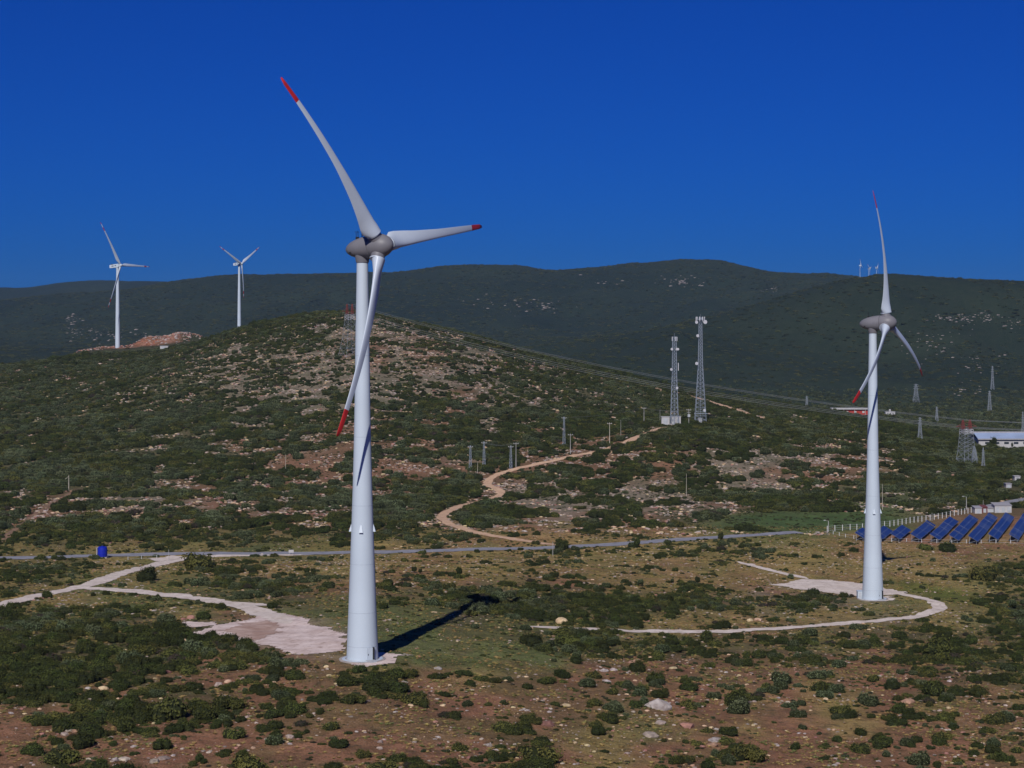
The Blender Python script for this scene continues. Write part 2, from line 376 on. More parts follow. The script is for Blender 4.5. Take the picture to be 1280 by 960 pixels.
def gravel_mat(name, c1, c2, c3):
    m = mat(name, c1, .95, col2=c2, scale=.25, spec=.1, detail=6); t = m.node_tree; b = t.nodes['Principled BSDF']; src = b.inputs['Base Color'].links[0].from_socket
    tc = t.nodes.new('ShaderNodeTexCoord'); n = t.nodes.new('ShaderNodeTexNoise'); n.inputs['Scale'].default_value = 1.4; n.inputs['Detail'].default_value = 6
    mp = t.nodes.new('ShaderNodeMapping'); mp.inputs['Scale'].default_value = (.5, .9, 1); t.links.new(tc.outputs['Object'], mp.inputs[0]); t.links.new(mp.outputs[0], n.inputs['Vector'])
    r = t.nodes.new('ShaderNodeMapRange'); r.inputs[1].default_value = .54; r.inputs[2].default_value = .66; r.inputs[4].default_value = .7; t.links.new(n.outputs[0], r.inputs[0])
    x = t.nodes.new('ShaderNodeMix'); x.data_type = 'RGBA'; t.links.new(r.outputs[0], x.inputs[0]); t.links.new(src, x.inputs[6]); x.inputs[7].default_value = (*c3, 1); t.links.new(x.outputs[2], b.inputs['Base Color'])
    return m
M_ASPH = mat('asphalt', (.27, .27, .30), .85, var=.25, scale=.4)
M_LINE = mat('road_paint', (.5, .5, .5), .8, var=.3, scale=2)
M_TRK = gravel_mat('pale_gravel', (.70, .61, .54), (.58, .49, .42), (.36, .28, .22))
M_PAD = gravel_mat('pink_gravel', (.70, .58, .53), (.55, .43, .38), (.30, .20, .16))
M_SOILT = gravel_mat('trodden_soil', (.27, .17, .11), (.20, .13, .085), (.14, .10, .06))
M_WORN = gravel_mat('worn_gravel', (.50, .37, .31), (.36, .24, .19), (.27, .17, .13))
M_EARTH = gravel_mat('orange_earth', (.60, .41, .27), (.50, .32, .21), (.34, .20, .13))
road = ribbon('asphalt_road', [(-160, 703), (-60, 699), (0, 698), (130, 694), (300, 692), (440, 691), (560, 688), (700, 684.5), (780, 680), (860, 674), (930, 669.5), (1000, 665.5)], 7.5, M_ASPH, lift=.12, step=2, cross=8)
ribbon('asphalt_road', [(1225, 637), (1245, 632), (1265, 628), (1300, 622)], 8, M_ASPH, lift=.2, step=2)
ribbon('gravel_track', [(-60, 772), (0, 757), (60, 742), (110, 733), (160, 714), (205, 701), (260, 695.5), (330, 693.5), (400, 693)], 6.2, M_TRK, .10, ragged=.28, taper=10)
ribbon('gravel_track', [(105, 735), (150, 738), (200, 743), (250, 749), (300, 757), (335, 768), (360, 780)], 6.0, M_TRK, .13, ragged=.3, taper=8)
ribbon('gravel_track', [(280, 753), (310, 756), (345, 757.5)], 4.5, M_TRK, .16, ragged=.35, taper=10)
ribbon('gravel_track', [(655, 783), (720, 787), (800, 789.5), (900, 790), (980, 786), (1060, 779), (1120, 774), (1155, 769), (1178, 761), (1168, 752), (1140, 745), (1110, 740), (1070, 735)], 4.2, M_TRK, .12, ragged=.3, taper=10)
ribbon('gravel_track', [(922, 702), (950, 710), (980, 717), (1010, 724)], 3.2, M_TRK, .1, ragged=.4, taper=10)
ribbon('dirt_track', [(700, 682), (640, 674), (590, 666), (560, 656), (548, 645), (570, 634), (600, 626), (628, 619), (624, 612), (608, 606), (612, 597), (640, 587), (690, 577), (740, 565), (790, 550), (810, 542), (828, 535)], 4.4, M_EARTH, .12, step=1.8, ragged=.25, taper=10)
ribbon('dirt_track', [(780, 553.5), (795, 548), (810, 542), (820, 538), (831, 534)], 8.5, M_EARTH, .16, step=1.8, ragged=.3, taper=6)
ribbon('dirt_track', [(795, 481), (820, 486), (850, 491), (880, 500), (905, 508), (930, 514), (960, 525)], 6.5, M_EARTH, .2, step=3, ragged=.55, taper=12)
ribbon('dirt_track', [(2, 678), (18, 662), (38, 647), (60, 632), (82, 619), (100, 612)], 2.6, M_SOILT, .12, step=2, ragged=.7, taper=15)
def pad(name, poly, m, lift, cell=.7):
    W = np.array([tuple(hit(*p))[:2] for p in poly]); x0, y0 = W.min(0)-3; x1, y1 = W.max(0)+3
    gx = np.arange(x0, x1, cell); gy = np.arange(y0, y1, cell); X, Y = np.meshgrid(gx, gy, indexing='ij')
    # signed distance to the outline
    d = np.full(X.shape, 1e9); ins = np.zeros(X.shape, bool)
    for a, b in zip(W, np.roll(W, -1, 0)):
        e = b-a; t = np.clip(((X-a[0])*e[0]+(Y-a[1])*e[1])/(e@e), 0, 1); d = np.minimum(d, np.hypot(X-a[0]-t*e[0], Y-a[1]-t*e[1]))
        c = ((a[1] > Y) != (b[1] > Y)) & (X < (b[0]-a[0])*(Y-a[1])/(b[1]-a[1]+1e-9)+a[0]); ins ^= c
    sd_ = np.where(ins, d, -d)+(fbm(X/5, Y/5, 91, 4)-.5)*7
    keep = sd_ > 0; idx = -np.ones(X.shape, int); cells = keep[:-1, :-1] & keep[1:, :-1] & keep[1:, 1:] & keep[:-1, 1:]
    use = np.zeros(X.shape, bool); use[:-1, :-1] |= cells; use[1:, :-1] |= cells; use[1:, 1:] |= cells; use[:-1, 1:] |= cells
    idx[use] = np.arange(use.sum()); Z = height(X, Y)+lift
    V = np.stack([X[use], Y[use], Z[use]], -1); ii, jj = np.nonzero(cells)
    Fc = np.stack([idx[ii, jj], idx[ii+1, jj], idx[ii+1, jj+1], idx[ii, jj+1]], -1)
    tag(meshobj(name, V, Fc, m, smooth=True), kind='structure'); POLYS.append(W)
pad('gravel_pad', [(232, 790), (262, 783), (320, 774), (345, 766), (395, 778), (432, 793), (436, 812), (385, 819), (335, 811), (285, 800)], M_PAD, .10)
pad('gravel_pad', [(962, 731), (1000, 724), (1050, 726), (1098, 733), (1130, 741), (1085, 747), (1040, 741), (1000, 738)], M_TRK, .09)
pad('soil_patch', [(270, 789), (300, 780), (335, 776), (362, 784), (342, 797), (318, 802), (296, 797)], M_WORN, .17)
pad('gravel_pad', [(222, 781), (240, 777), (272, 777), (270, 782), (236, 785)], M_PAD, .10)
pad('gravel_pad', [(425, 826), (445, 817), (470, 815), (505, 820), (500, 829), (455, 833)], M_PAD, .14)
pad('gravel_pad', [(1070, 749), (1090, 744), (1115, 746), (1118, 751), (1090, 755)], M_TRK, .15)
pad('gravel_pad', [(180, 699), (215, 694), (235, 697), (200, 703)], M_TRK, .14)
BLOCK = [tuple(hit(*p))[:2] for p in [(1035, 664), (1112, 656), (1160, 648), (1205, 639), (1225, 636), (1330, 634), (1340, 677), (1150, 677), (1060, 675)]]
POLYS.append(np.array(BLOCK))
def inpoly(W, x, y, grow=0):
    ins = np.zeros(x.shape, bool); c0 = W.mean(0); W = c0+(W-c0)*(1+grow)
    for a, b in zip(W, np.roll(W, -1, 0)):
        ins ^= ((a[1] > y) != (b[1] > y)) & (x < (b[0]-a[0])*(y-a[1])/(b[1]-a[1]+1e-9)+a[0])
    return ins
HOUSES = []
for hp, hr in (((1040, 520, 1600), 22), ((1052, 520, 1600), 22), ((1066, 520, 1600), 22), ((1080, 520, 1600), 22), ((1113, 519, 1600), 14), ((205, 436.5), 9), ((1272, 602), 8), ((1261, 610), 8), ((1240, 558), 14), ((1262, 558), 20), ((1285, 558), 20), ((1310, 558), 25), ((832, 531), 6), ((845, 531), 7), ((875, 530), 8)):
    h_ = hit(*hp); HOUSES.append((h_.x, h_.y+2, hr)); HOUSES.append((h_.x, h_.y-hr*.7, hr))
def blocked(x, y, r, margin=0.0):
    bad = np.zeros(x.shape, bool)
    for P, hw in AVOID:
        S = P[::2]; lo = S.min(0)-12; hi = S.max(0)+12; m = (x > lo[0]) & (x < hi[0]) & (y > lo[1]) & (y < hi[1]); ix = np.nonzero(m)[0]
        for c in range(0, len(ix), 4000):
            k = ix[c:c+4000]; d = np.sqrt(((x[k][:, None]-S[:, 0])**2+(y[k][:, None]-S[:, 1])**2).min(1)); bad[k] |= d < hw+r[k]*np.where(y[k] > 735, 1.05, np.where(y[k] > 625, .4, 1.0))+margin
    for W in POLYS: bad |= inpoly(W, x, y, .03)
    for hx, hy, hr in HOUSES: bad |= np.hypot(x-hx, y-hy) < hr
    for bx, by in (BASE1, BASE2): bad |= np.hypot(x-bx, y-by) < 6.0+r
    return bad

# ---------------------------------------------------------------- vegetation and stones: source shapes
M_DARK = mat('dark_green_leaves', (.056, .068, .015), .75, col2=(.032, .041, .011), scale=1.2, objrand=.45, spec=.15)
M_MID = mat('olive_green_leaves', (.104, .108, .026), .75, col2=(.060, .063, .016), scale=1.2, objrand=.40, spec=.15)
M_GREY = mat('grey_green_leaves', (.118, .138, .070), .8, col2=(.064, .080, .038), scale=1.4, objrand=.40, spec=.1)
M_DRY = mat('dry_purple_twigs', (.070, .050, .045), .9, col2=(.040, .030, .026), scale=1.5, objrand=.3, spec=.1)
M_CORE = mat('painted_core_shade', (.024, .029, .012), .9, var=.4, scale=3, spec=.05)  # dark core colour stands in for the shade under the lit leaves
M_BARK = mat('bark', (.09, .07, .05), .9, var=.4, scale=3)
def shrub_mesh(name, m, n, flat, lobes, leaf, seed, stem=True):
    rg = np.random.default_rng(seed); V = []; Fs = []
    L = []
    for k in range(lobes):
        a = rg.uniform(0, 2*math.pi); r = rg.uniform(.15, .62)*(0 if k == 0 else 1); L.append((r*math.cos(a), r*math.sin(a), rg.uniform(.22, .42)*flat, rg.uniform(.34, .58)*(1.15 if k == 0 else 1), rg.uniform(.42, .62)*flat))
    def surf(c, d, k=1.0):
        lum = 1+.18*math.sin(7*d[0]+seed)*math.sin(6*d[1]+1.3*seed)+.1*math.sin(11*d[2]+seed)
        return (c[0]+d[0]*c[3]*lum*k, c[1]+d[1]*c[3]*lum*k, max(0.0, c[2]+d[2]*c[4]*lum*k))
    for c in L:      # opaque inner body, its shade put in as a darker colour
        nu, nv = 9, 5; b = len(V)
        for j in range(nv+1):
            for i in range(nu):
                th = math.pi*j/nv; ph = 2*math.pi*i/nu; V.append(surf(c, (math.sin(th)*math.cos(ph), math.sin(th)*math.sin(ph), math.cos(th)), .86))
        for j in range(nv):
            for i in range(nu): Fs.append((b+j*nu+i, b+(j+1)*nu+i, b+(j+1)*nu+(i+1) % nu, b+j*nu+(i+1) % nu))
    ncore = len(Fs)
    for q in range(n):
        c = L[rg.integers(len(L))]; d = rg.normal(size=3); d[2] = abs(d[2])*1.0-.15; d /= np.linalg.norm(d); p = np.array(surf(c, d, rg.uniform(.84, 1.10)))
        if p[2] < .01: p[2] = rg.uniform(.01, .1)
        nrm = d*1.1+rg.normal(size=3)*.55; nrm /= np.linalg.norm(nrm); a = np.cross(nrm, rg.normal(size=3)); a /= np.linalg.norm(a); e = np.cross(nrm, a); s = leaf*rg.uniform(.6, 1.4); b = len(V)
        V += [tuple(p-a*s*.9), tuple(p-e*s*.45+nrm*s*.2), tuple(p+a*s), tuple(p+e*s*.5)]; Fs.append((b, b+1, b+2, b+3))
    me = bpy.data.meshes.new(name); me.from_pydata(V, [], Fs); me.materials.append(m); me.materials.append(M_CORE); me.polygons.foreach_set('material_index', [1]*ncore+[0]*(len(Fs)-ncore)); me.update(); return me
SH = []     # (mesh, kind)
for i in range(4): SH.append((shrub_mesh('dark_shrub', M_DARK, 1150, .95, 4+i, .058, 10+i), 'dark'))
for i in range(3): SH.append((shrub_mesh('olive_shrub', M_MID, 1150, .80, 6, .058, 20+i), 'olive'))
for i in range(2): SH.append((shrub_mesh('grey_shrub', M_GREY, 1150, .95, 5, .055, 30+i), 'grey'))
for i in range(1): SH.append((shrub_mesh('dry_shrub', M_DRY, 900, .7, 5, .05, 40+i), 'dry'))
M_ROCK = mat('limestone', (.42, .34, .28), .9, col2=(.24, .19, .165), scale=1.6, bump=.8, objrand=.35, spec=.1)
M_ROCKP = mat('pink_rock', (.36, .20, .145), .9, col2=(.21, .12, .09), scale=1.8, bump=.8, objrand=.3, spec=.1)
M_ROCKW = mat('white_rock', (.46, .41, .38), .9, col2=(.24, .195, .175), scale=1.4, bump=.8, objrand=.2, spec=.1)
M_ROCKC = mat('cream_rock', (.58, .44, .27), .9, col2=(.36, .25, .15), scale=1.4, bump=.8, objrand=.2, spec=.1)
def rock_mesh(name, m, seed, sub=2):
    bm = bmesh.new(); bmesh.ops.create_icosphere(bm, subdivisions=sub, radius=1); rg = np.random.default_rng(seed)
    pl = [(Vector(rg.normal(size=3)).normalized(), rg.uniform(.55, .9)) for _ in range(9)]
    from mathutils import noise as mn
    for v in bm.verts:
        v.co *= 1+.22*mn.noise(v.co*1.6+Vector((seed*3.1, 0, 0)))+.10*mn.noise(v.co*4.5+Vector((0, seed*2.3, 0)))
        for n, d in pl:
            e = v.co.dot(n)-d
            if e > 0: v.co -= n*e
        v.co *= 1+rg.uniform(-.05, .05); v.co.z = (v.co.z+.35)*.75
    me = bpy.data.meshes.new(name); bm.to_mesh(me); bm.free(); me.materials.append(m); return me
RK = [rock_mesh('rock', M_ROCK, s) for s in (1, 2, 3)]+[rock_mesh('rock', M_ROCKP, s) for s in (4, 5)]+[rock_mesh('rock', M_ROCKW, 6, 3), rock_mesh('rock', M_ROCKC, 7)]

# ---------------------------------------------------------------- scattering in one object (only for what is past the countable ones)
def scatter(name, x, y, z, scl, rz, idx, sources, label=None, cat=None):
    n = len(x); me = bpy.data.meshes.new(name); me.vertices.add(n); me.vertices.foreach_set('co', np.stack([x, y, z], -1).astype(np.float32).ravel())
    for nm, dt, arr in (('scl', 'FLOAT_VECTOR', scl), ('rot', 'FLOAT_VECTOR', np.stack([rz*0, rz*0, rz], -1)), ('pick', 'INT', idx)):
        a = me.attributes.new(nm, dt, 'POINT'); a.data.foreach_set('vector' if dt == 'FLOAT_VECTOR' else 'value', np.asarray(arr, np.float32 if dt != 'INT' else np.int32).ravel())
    me.update(); o = bpy.data.objects.new(name, me); C.link(o)
    g = bpy.data.node_groups.new(name+'_nodes', 'GeometryNodeTree'); g.interface.new_socket('Geometry', in_out='INPUT', socket_type='NodeSocketGeometry'); g.interface.new_socket('Geometry', in_out='OUTPUT', socket_type='NodeSocketGeometry')
    N = g.nodes; gi = N.new('NodeGroupInput'); go = N.new('NodeGroupOutput'); ip = N.new('GeometryNodeInstanceOnPoints'); j = N.new('GeometryNodeJoinGeometry')
    for s in reversed(sources):
        oi = N.new('GeometryNodeObjectInfo'); oi.inputs[0].default_value = s; oi.inputs[1].default_value = True; oi.transform_space = 'ORIGINAL'; g.links.new(oi.outputs['Geometry'], j.inputs[0])
    def attr(nm, t):
        a = N.new('GeometryNodeInputNamedAttribute'); a.data_type = t; a.inputs[0].default_value = nm; return a.outputs[0]
    g.links.new(gi.outputs[0], ip.inputs['Points']); g.links.new(j.outputs[0], ip.inputs['Instance']); ip.inputs['Pick Instance'].default_value = True
    g.links.new(attr('pick', 'INT'), ip.inputs['Instance Index']); g.links.new(attr('rot', 'FLOAT_VECTOR'), ip.inputs['Rotation']); g.links.new(attr('scl', 'FLOAT_VECTOR'), ip.inputs['Scale'])
    g.links.new(ip.outputs[0], go.inputs[0]); md = o.modifiers.new('scatter', 'NODES'); md.node_group = g
    tag(o, label, cat, kind='stuff'); return o

# ---------------------------------------------------------------- shrubs
HAND = [ # foot px, foot py, width px, mesh, label
 (436,857,28,0,'round dark shrub just below the foot of the near turbine, left of a wider one'), (471,864,32,1,'wide dark shrub just right and below the near turbine foot'),
 (441,878,31,5,'broad olive green shrub second row below the near turbine'), (405,880,19,2,'small dark shrub left of the broad olive shrub below the near turbine'),
 (417,876,15,3,'narrow dark shrub touching the broad olive shrub below the near turbine'), (357,887,25,1,'pointed dark shrub standing alone left below the gravel pad'),
 (499,862,14,3,'small upright dark shrub right of the near turbine foot'), (517,878,36,4,'spreading olive shrub with ragged outline on soil right of near turbine'),
 (531,884,15,0,'small dark shrub at the right end of the ragged olive shrub'), (568,897,18,2,'dark shrub alone on red soil between near turbine and bottom edge'),
 (587,857,16,3,'low dark shrub at the lower rim of the green grass slope'), (631,913,32,4,'wide mid green shrub on red soil at bottom centre'),
 (423,933,24,2,'dark shrub with grassy skirt near bottom left of centre'), (343,930,20,7,'dark grey shrub beside a pale boulder at lower left'),
 (573,937,22,4,'olive shrub near the bottom edge left of centre'), (596,952,16,1,'small dark shrub at the bottom edge left of centre'),
 (478,965,42,4,'broad olive shrub cut by the bottom edge, left of centre'), (526,962,27,5,'olive shrub cut by the bottom edge, right of its broader neighbour'),
 (368,848,24,2,'dark shrub at the lower rim of the pink gravel pad'), (347,846,22,0,'dark shrub at the lower rim of the gravel pad, left one of two'),
 (674,951,52,4,'biggest shrub of the foreground, tall mid green, at the bottom centre'), (818,853,24,0,'round dark shrub on bare soil above the white boulder'),
 (797,884,18,3,'upright dark shrub touching the left side of the big grey boulder'), (806,880,16,7,'grey shrub squeezed between upright dark shrub and big boulder'),
 (863,863,23,1,'dark shrub right of and above the big grey boulder'), (917,881,42,0,'large dark shrub in the right foreground with a grey one at its side'),
 (926,891,31,7,'grey green shrub in front of the large dark shrub at right'), (911,918,22,2,'dark shrub right of the white and red boulders'),
 (754,898,16,5,'small olive shrub above a stone, left of the big boulder'), (746,909,21,4,'low olive shrub left below the big boulder'),
 (803,862,19,6,'small olive shrub left of the round dark one above the boulder'), (765,867,18,5,'low olive shrub on soil left of the upright dark shrub'),
 (886,834,18,4,'small olive shrub on soil below the loop track, right of centre'), (798,839,25,1,'dark shrub among pale stones below the loop track'),
 (703,846,22,3,'dark shrub on the green patch left of centre foreground'), (733,858,22,8,'grey green shrub on the green patch beside a dark one'),
 (660,861,13,1,'small dark shrub on soil left of the green patch'), (726,807,15,8,'pale green round shrub in the hedge below the loop track'),
 (708,806,32,5,'wide olive shrub in the hedge just below the loop track'), (664,806,32,1,'dark shrub at the left end of the hedge below the loop track'),
 (825,815,23,8,'pale grey green bush below the loop track, right of the hedge'), (881,802,24,0,'dark bush close below the loop track beneath its middle'),
 (640,917,24,1,'dark shrub right beside the wide mid green one at bottom centre'), (936,949,44,5,'broad olive shrub near the bottom edge right of centre'),
 (976,853,28,7,'grey green shrub on orange soil right of the large dark shrub'), (1027,863,27,5,'olive shrub between reddish tracks in the right foreground'),
 (1168,820,38,0,'large dark shrub below the bend of the loop track'), (1205,812,15,8,'small grey green ball shrub right of the large dark shrub near the bend'),
 (1166,868,34,1,'large dark shrub with small companion in the right foreground'), (1181,876,17,2,'small dark companion at right foot of the large dark shrub'),
 (1050,889,16,1,'dark shrub, left one of a pair on orange soil'), (1066,892,12,3,'tiny dark shrub, right one of a pair on orange soil'),
 (1086,880,28,7,'tall greyish shrub right of the olive one in the right foreground'), (1076,939,28,4,'oval olive shrub on bare red soil near the bottom right'),
 (1151,955,28,7,'dark grey shrub beside a pale stone near the bottom right'), (1107,945,13,7,'small bluish grey shrub between two larger ones at bottom right'),
 (1177,924,25,5,'flat olive shrub on red soil at lower right'), (1222,935,19,0,'round nearly black shrub at lower right'),
 (1240,932,19,7,'grey shrub touching the nearly black round one'), (1244,904,27,5,'dry olive shrub near the right edge above the black round one'),
 (1273,887,16,2,'small dark shrub at the right edge'), (1197,953,16,4,'small olive shrub close to the bottom edge at lower right'),
 (1003,911,13,7,'small blue grey shrub in the middle of the right foreground'), (998,896,20,7,'grey shrub above the small blue grey one'),
 (1120,906,23,2,'dark shrub with purple twigs to its left, right foreground'), (1139,855,16,3,'low dark shrub between reddish stones below the loop bend'),
 (1224,867,25,5,'olive shrub near the right edge below the scrub patch'), (1270,827,20,0,'dark shrub at the right edge level with the near turbine foot'),
 (96,903,40,5,'broad olive shrub in the left foreground'), (121,901,26,1,'dark shrub between two olive ones in the left foreground'),
 (151,907,30,4,'round olive shrub at the edge of bare red soil, left foreground'), (214,897,56,4,'very wide olive shrub clump in the left foreground'),
 (285,885,42,5,'large grey olive shrub beside a boulder in the left foreground'), (280,902,19,7,'small grey shrub below the large grey olive one'),
 (299,902,16,1,'small dark shrub right of the small grey one'), (267,910,16,3,'tiny dark shrub on stony red soil'),
 (293,922,26,6,'flat light green shrub on stony red soil'), (108,933,37,0,'dark shrub below two boulders at far lower left'),
 (75,953,50,4,'wide olive shrub with grey twigs at the bottom left'), (251,951,15,0,'small black green shrub between stones at bottom left'),
 (283,942,12,2,'tiny dark shrub right of the small black green one'), (312,962,46,5,'broad shrub cut by the bottom edge left of centre'),
 (82,877,26,2,'dark shrub left of pale stones in the left foreground'), (60,877,24,5,'olive shrub touching a dark one in the left foreground'),
 (161,878,24,1,'dark shrub below orange stones in the left foreground'), (143,872,16,6,'small olive shrub below orange stones in the left foreground'),
 (23,878,17,4,'small shrub near the left edge in the foreground'), (50,899,19,8,'grey shrub with pale tip in the left foreground'),
 (237,842,27,5,'olive shrub on bare soil left below the gravel pad'), (206,777,25,8,'pale green round bush beside the white gravel track'),
 (180,727,34,0,'dark bush inside the fork of the white tracks'), (251,711,44,5,'long flat shrub on the grass above the white tracks'),
 (700,687,22,0,'dark shrub at the road where the dirt track meets it'), (1231,724,38,4,'large round green bush right below the solar field'),
 (1184,689,26,1,'dark shrub just in front of the solar rows'), (1158,687,20,5,'low shrub in front of the solar rows, left of a darker one'),
]
hand_xy = []; shrub_sources = [None]*len(SH)
TUSS = []
for px, py, wd, mi, lab in HAND:
    p = hit(px, py); s = wd/F*p.y/1.75*1.12; me, kd = SH[mi]
    o = inst('shrub', me, loc=(p.x, p.y, p.z-.12*s), rot=(0, 0, random.uniform(0, 6.28)), scale=(s, s, s*random.uniform(.85, 1.15)))
    tag(o, lab, 'shrub'); hand_xy.append((p.x, p.y, s))
    if shrub_sources[mi] is None: shrub_sources[mi] = o
ROCKS = [ # px, py foot, width px, height factor, mesh, label
 (822,884,28,1.0,5,'largest boulder, pale grey, half ringed by dark shrubs in the foreground'), (682,906,18,.9,3,'pinkish block lying on bare soil left of the largest boulder'),
 (701,779,17,1.0,6,'cream boulder just above the start of the loop track'), (938,777,9,1.0,6,'cream orange stone on the verge above the loop track, left one'), (947,776,9,.9,6,'cream orange stone on the verge above the loop track, right one'),
 (812,920,22,.6,0,'flat grey slab below the largest boulder'), (893,926,16,.8,5,'white boulder resting on red rocks at lower right of centre'),
 (889,932,14,.8,3,'reddish rock right under a white boulder'), (878,934,8,.8,4,'small red rock left of the white boulder'), (859,909,20,.7,4,'rough brown pink rock right of the flat slab'),
 (826,904,16,.6,0,'low grey rock between largest boulder and flat slab'), (755,839,10,.9,5,'white stone, left one of a close pair below the loop track'), (767,838,9,.9,5,'white stone, right one of a close pair below the loop track'),
 (842,836,12,.6,6,'flat cream stone below the loop track right of dark shrub'), (758,852,10,.8,5,'whitish stone below the close white pair'), (708,882,12,.5,6,'flat cream stone on bare soil left of centre'),
 (790,829,14,.8,3,'pinkish stone cluster rock below the loop track'), (362,922,12,.9,0,'rounded pale boulder beside a dark grey shrub at lower left'), (362,930,6,.9,5,'small white stone under the rounded pale boulder'),
 (475,928,7,1.1,0,'upright small stone near bottom left of centre'), (474,936,8,1,1,'stone beside a dark shrub near the bottom left'), (272,857,11,1,0,'grey boulder left of large grey olive shrub'), (285,853,9,.9,6,'orange stone above the large grey olive shrub'),
 (239,773,11,.9,3,'pinkish boulder beside the pale round bush by the track'), (230,774,7,.8,3,'smaller pink stone left of the pinkish boulder by the track'), (238,794,7,1,5,'white stone at the left corner of the gravel pad'),
 (230,802,9,.9,6,'cream block at the left corner of the gravel pad'), (81,919,10,.9,0,'pale boulder, left one of a pair at far lower left'), (93,915,9,.9,4,'pinkish boulder, right one of a pair at far lower left'),
 (144,951,9,1.3,5,'upright white stone at the bottom left'), (156,950,15,.7,0,'low grey stone right of the upright white one'), (194,953,14,.8,0,'grey rock near bottom edge at left'), (206,949,17,.7,1,'wide brown grey rock on stony soil near bottom left'),
 (110,861,8,.9,5,'whitish stone above the olive shrubs at left'), (129,862,13,.8,6,'cream orange rock above the olive shrubs at left'), (209,841,12,.7,4,'flat pink rock in the dense scrub left of the pad'),
 (547,836,10,.8,5,'white rock at the lower rim of the green grass'), (1032,875,7,1,6,'cream stone among shrubs in the right foreground'), (1134,878,17,.7,3,'low pinkish rock heap left of a large dark shrub'),
 (1187,852,6,1,5,'white stone right of the reddish stones'), (971,932,7,1,5,'small cream white stone right of bottom centre'), (1199,826,6,1,5,'white stone below the large dark shrub near the bend'),
 (408,834,7,.8,6,'cream stone beside a shrub at the foot of the near turbine'), (513,882,8,.7,6,'flat cream stone below the ragged olive shrub'), (553,882,8,.6,6,'flat cream stone right of the ragged olive shrub'),
 (610,932,10,.8,5,'pale stone right of the olive shrub near the bottom edge'), (1186,886,7,.9,6,'cream stone on red soil right foreground'), (543,766,8,.6,6,'cream stone beside the shadow of the near turbine')]
for px, py, wd, hf, mi, lab in ROCKS:
    p = hit(px, py); q_ = max(1.2, wd/F*p.y*.8); hand_xy.append((p.x, p.y, q_)); hand_xy.append((p.x, p.y-2.2*q_, q_*1.2))
hand_xy = np.array(hand_xy)
def cand(n, d0, d1, umax=.40):
    d = np.sqrt(rng.uniform(d0**2, d1**2, n)); return rng.uniform(-umax, umax, n)*d, d
def clustered(x, y, sc_, cv, s):
    v = np.interp(y, [700, 1000, 1300], [.08, .12, .28]); n = fbm(x/sc_, y/(sc_*1.0), s, 4)*(1-v)+vnoise(x/3.1, y/3.1, s+50)*v; n = np.clip((n-.28)/.44, 0, 1); return n < cv
sx, sy, sr, si = [], [], [], []
for (n, d0, d1, r0, r1, s1, gl) in ((34000, 250, 720, .5, 2.7, 9., 1.0), (60000, 720, 1150, .8, 4.6, 15., 1.0), (85000, 1150, 1720, .8, 3.3, 13., 1.0)):
    x, y = cand(n, d0, d1, .36); cv = cover(x, y)
    k = clustered(x, y, s1, cv*(1.0 if d0 < 700 else 1.0 if d0 < 1100 else .88), 101) & (rng.random(n) < .15+cv)
    x, y = x[k], y[k]; r = r0+(r1-r0)*rng.random(len(x))**1.7*(.55+.45*cv[k]); b = blocked(x, y, r); 
    near = np.zeros(len(x), bool)
    if d0 < 700:
        for hx, hy, hs in hand_xy: near |= np.hypot(x-hx, y-hy) < hs*.9
    z = height(x, y); px, py = topx(x, y, z)
    b |= (np.exp(-(((px-1030)/135)**4))*np.exp(-((py-652)/12)**4) > .4)
    k = ~(b | near); x, y, r = x[k], y[k], r[k]; kn = fbm(x/25, y/25, 111, 3)+rng.normal(size=len(x))*.15+.05*(x < -40)*(y > 720)
    id_ = np.where(kn < .43, rng.integers(0, 4, len(x)), np.where(kn < .63, rng.integers(4, 7, len(x)), rng.integers(7, 9, len(x)))); dry = rng.random(len(x)) < .05; id_[dry] = 9
    sx.append(x); sy.append(y); sr.append(r); si.append(id_)
sx, sy, sr, si = map(np.concatenate, (sx, sy, sr, si))
big = np.argsort(-(sr/sy)*((np.abs(sx/sy) < .276) & (sy > 262))); nb = 300-len(HAND)
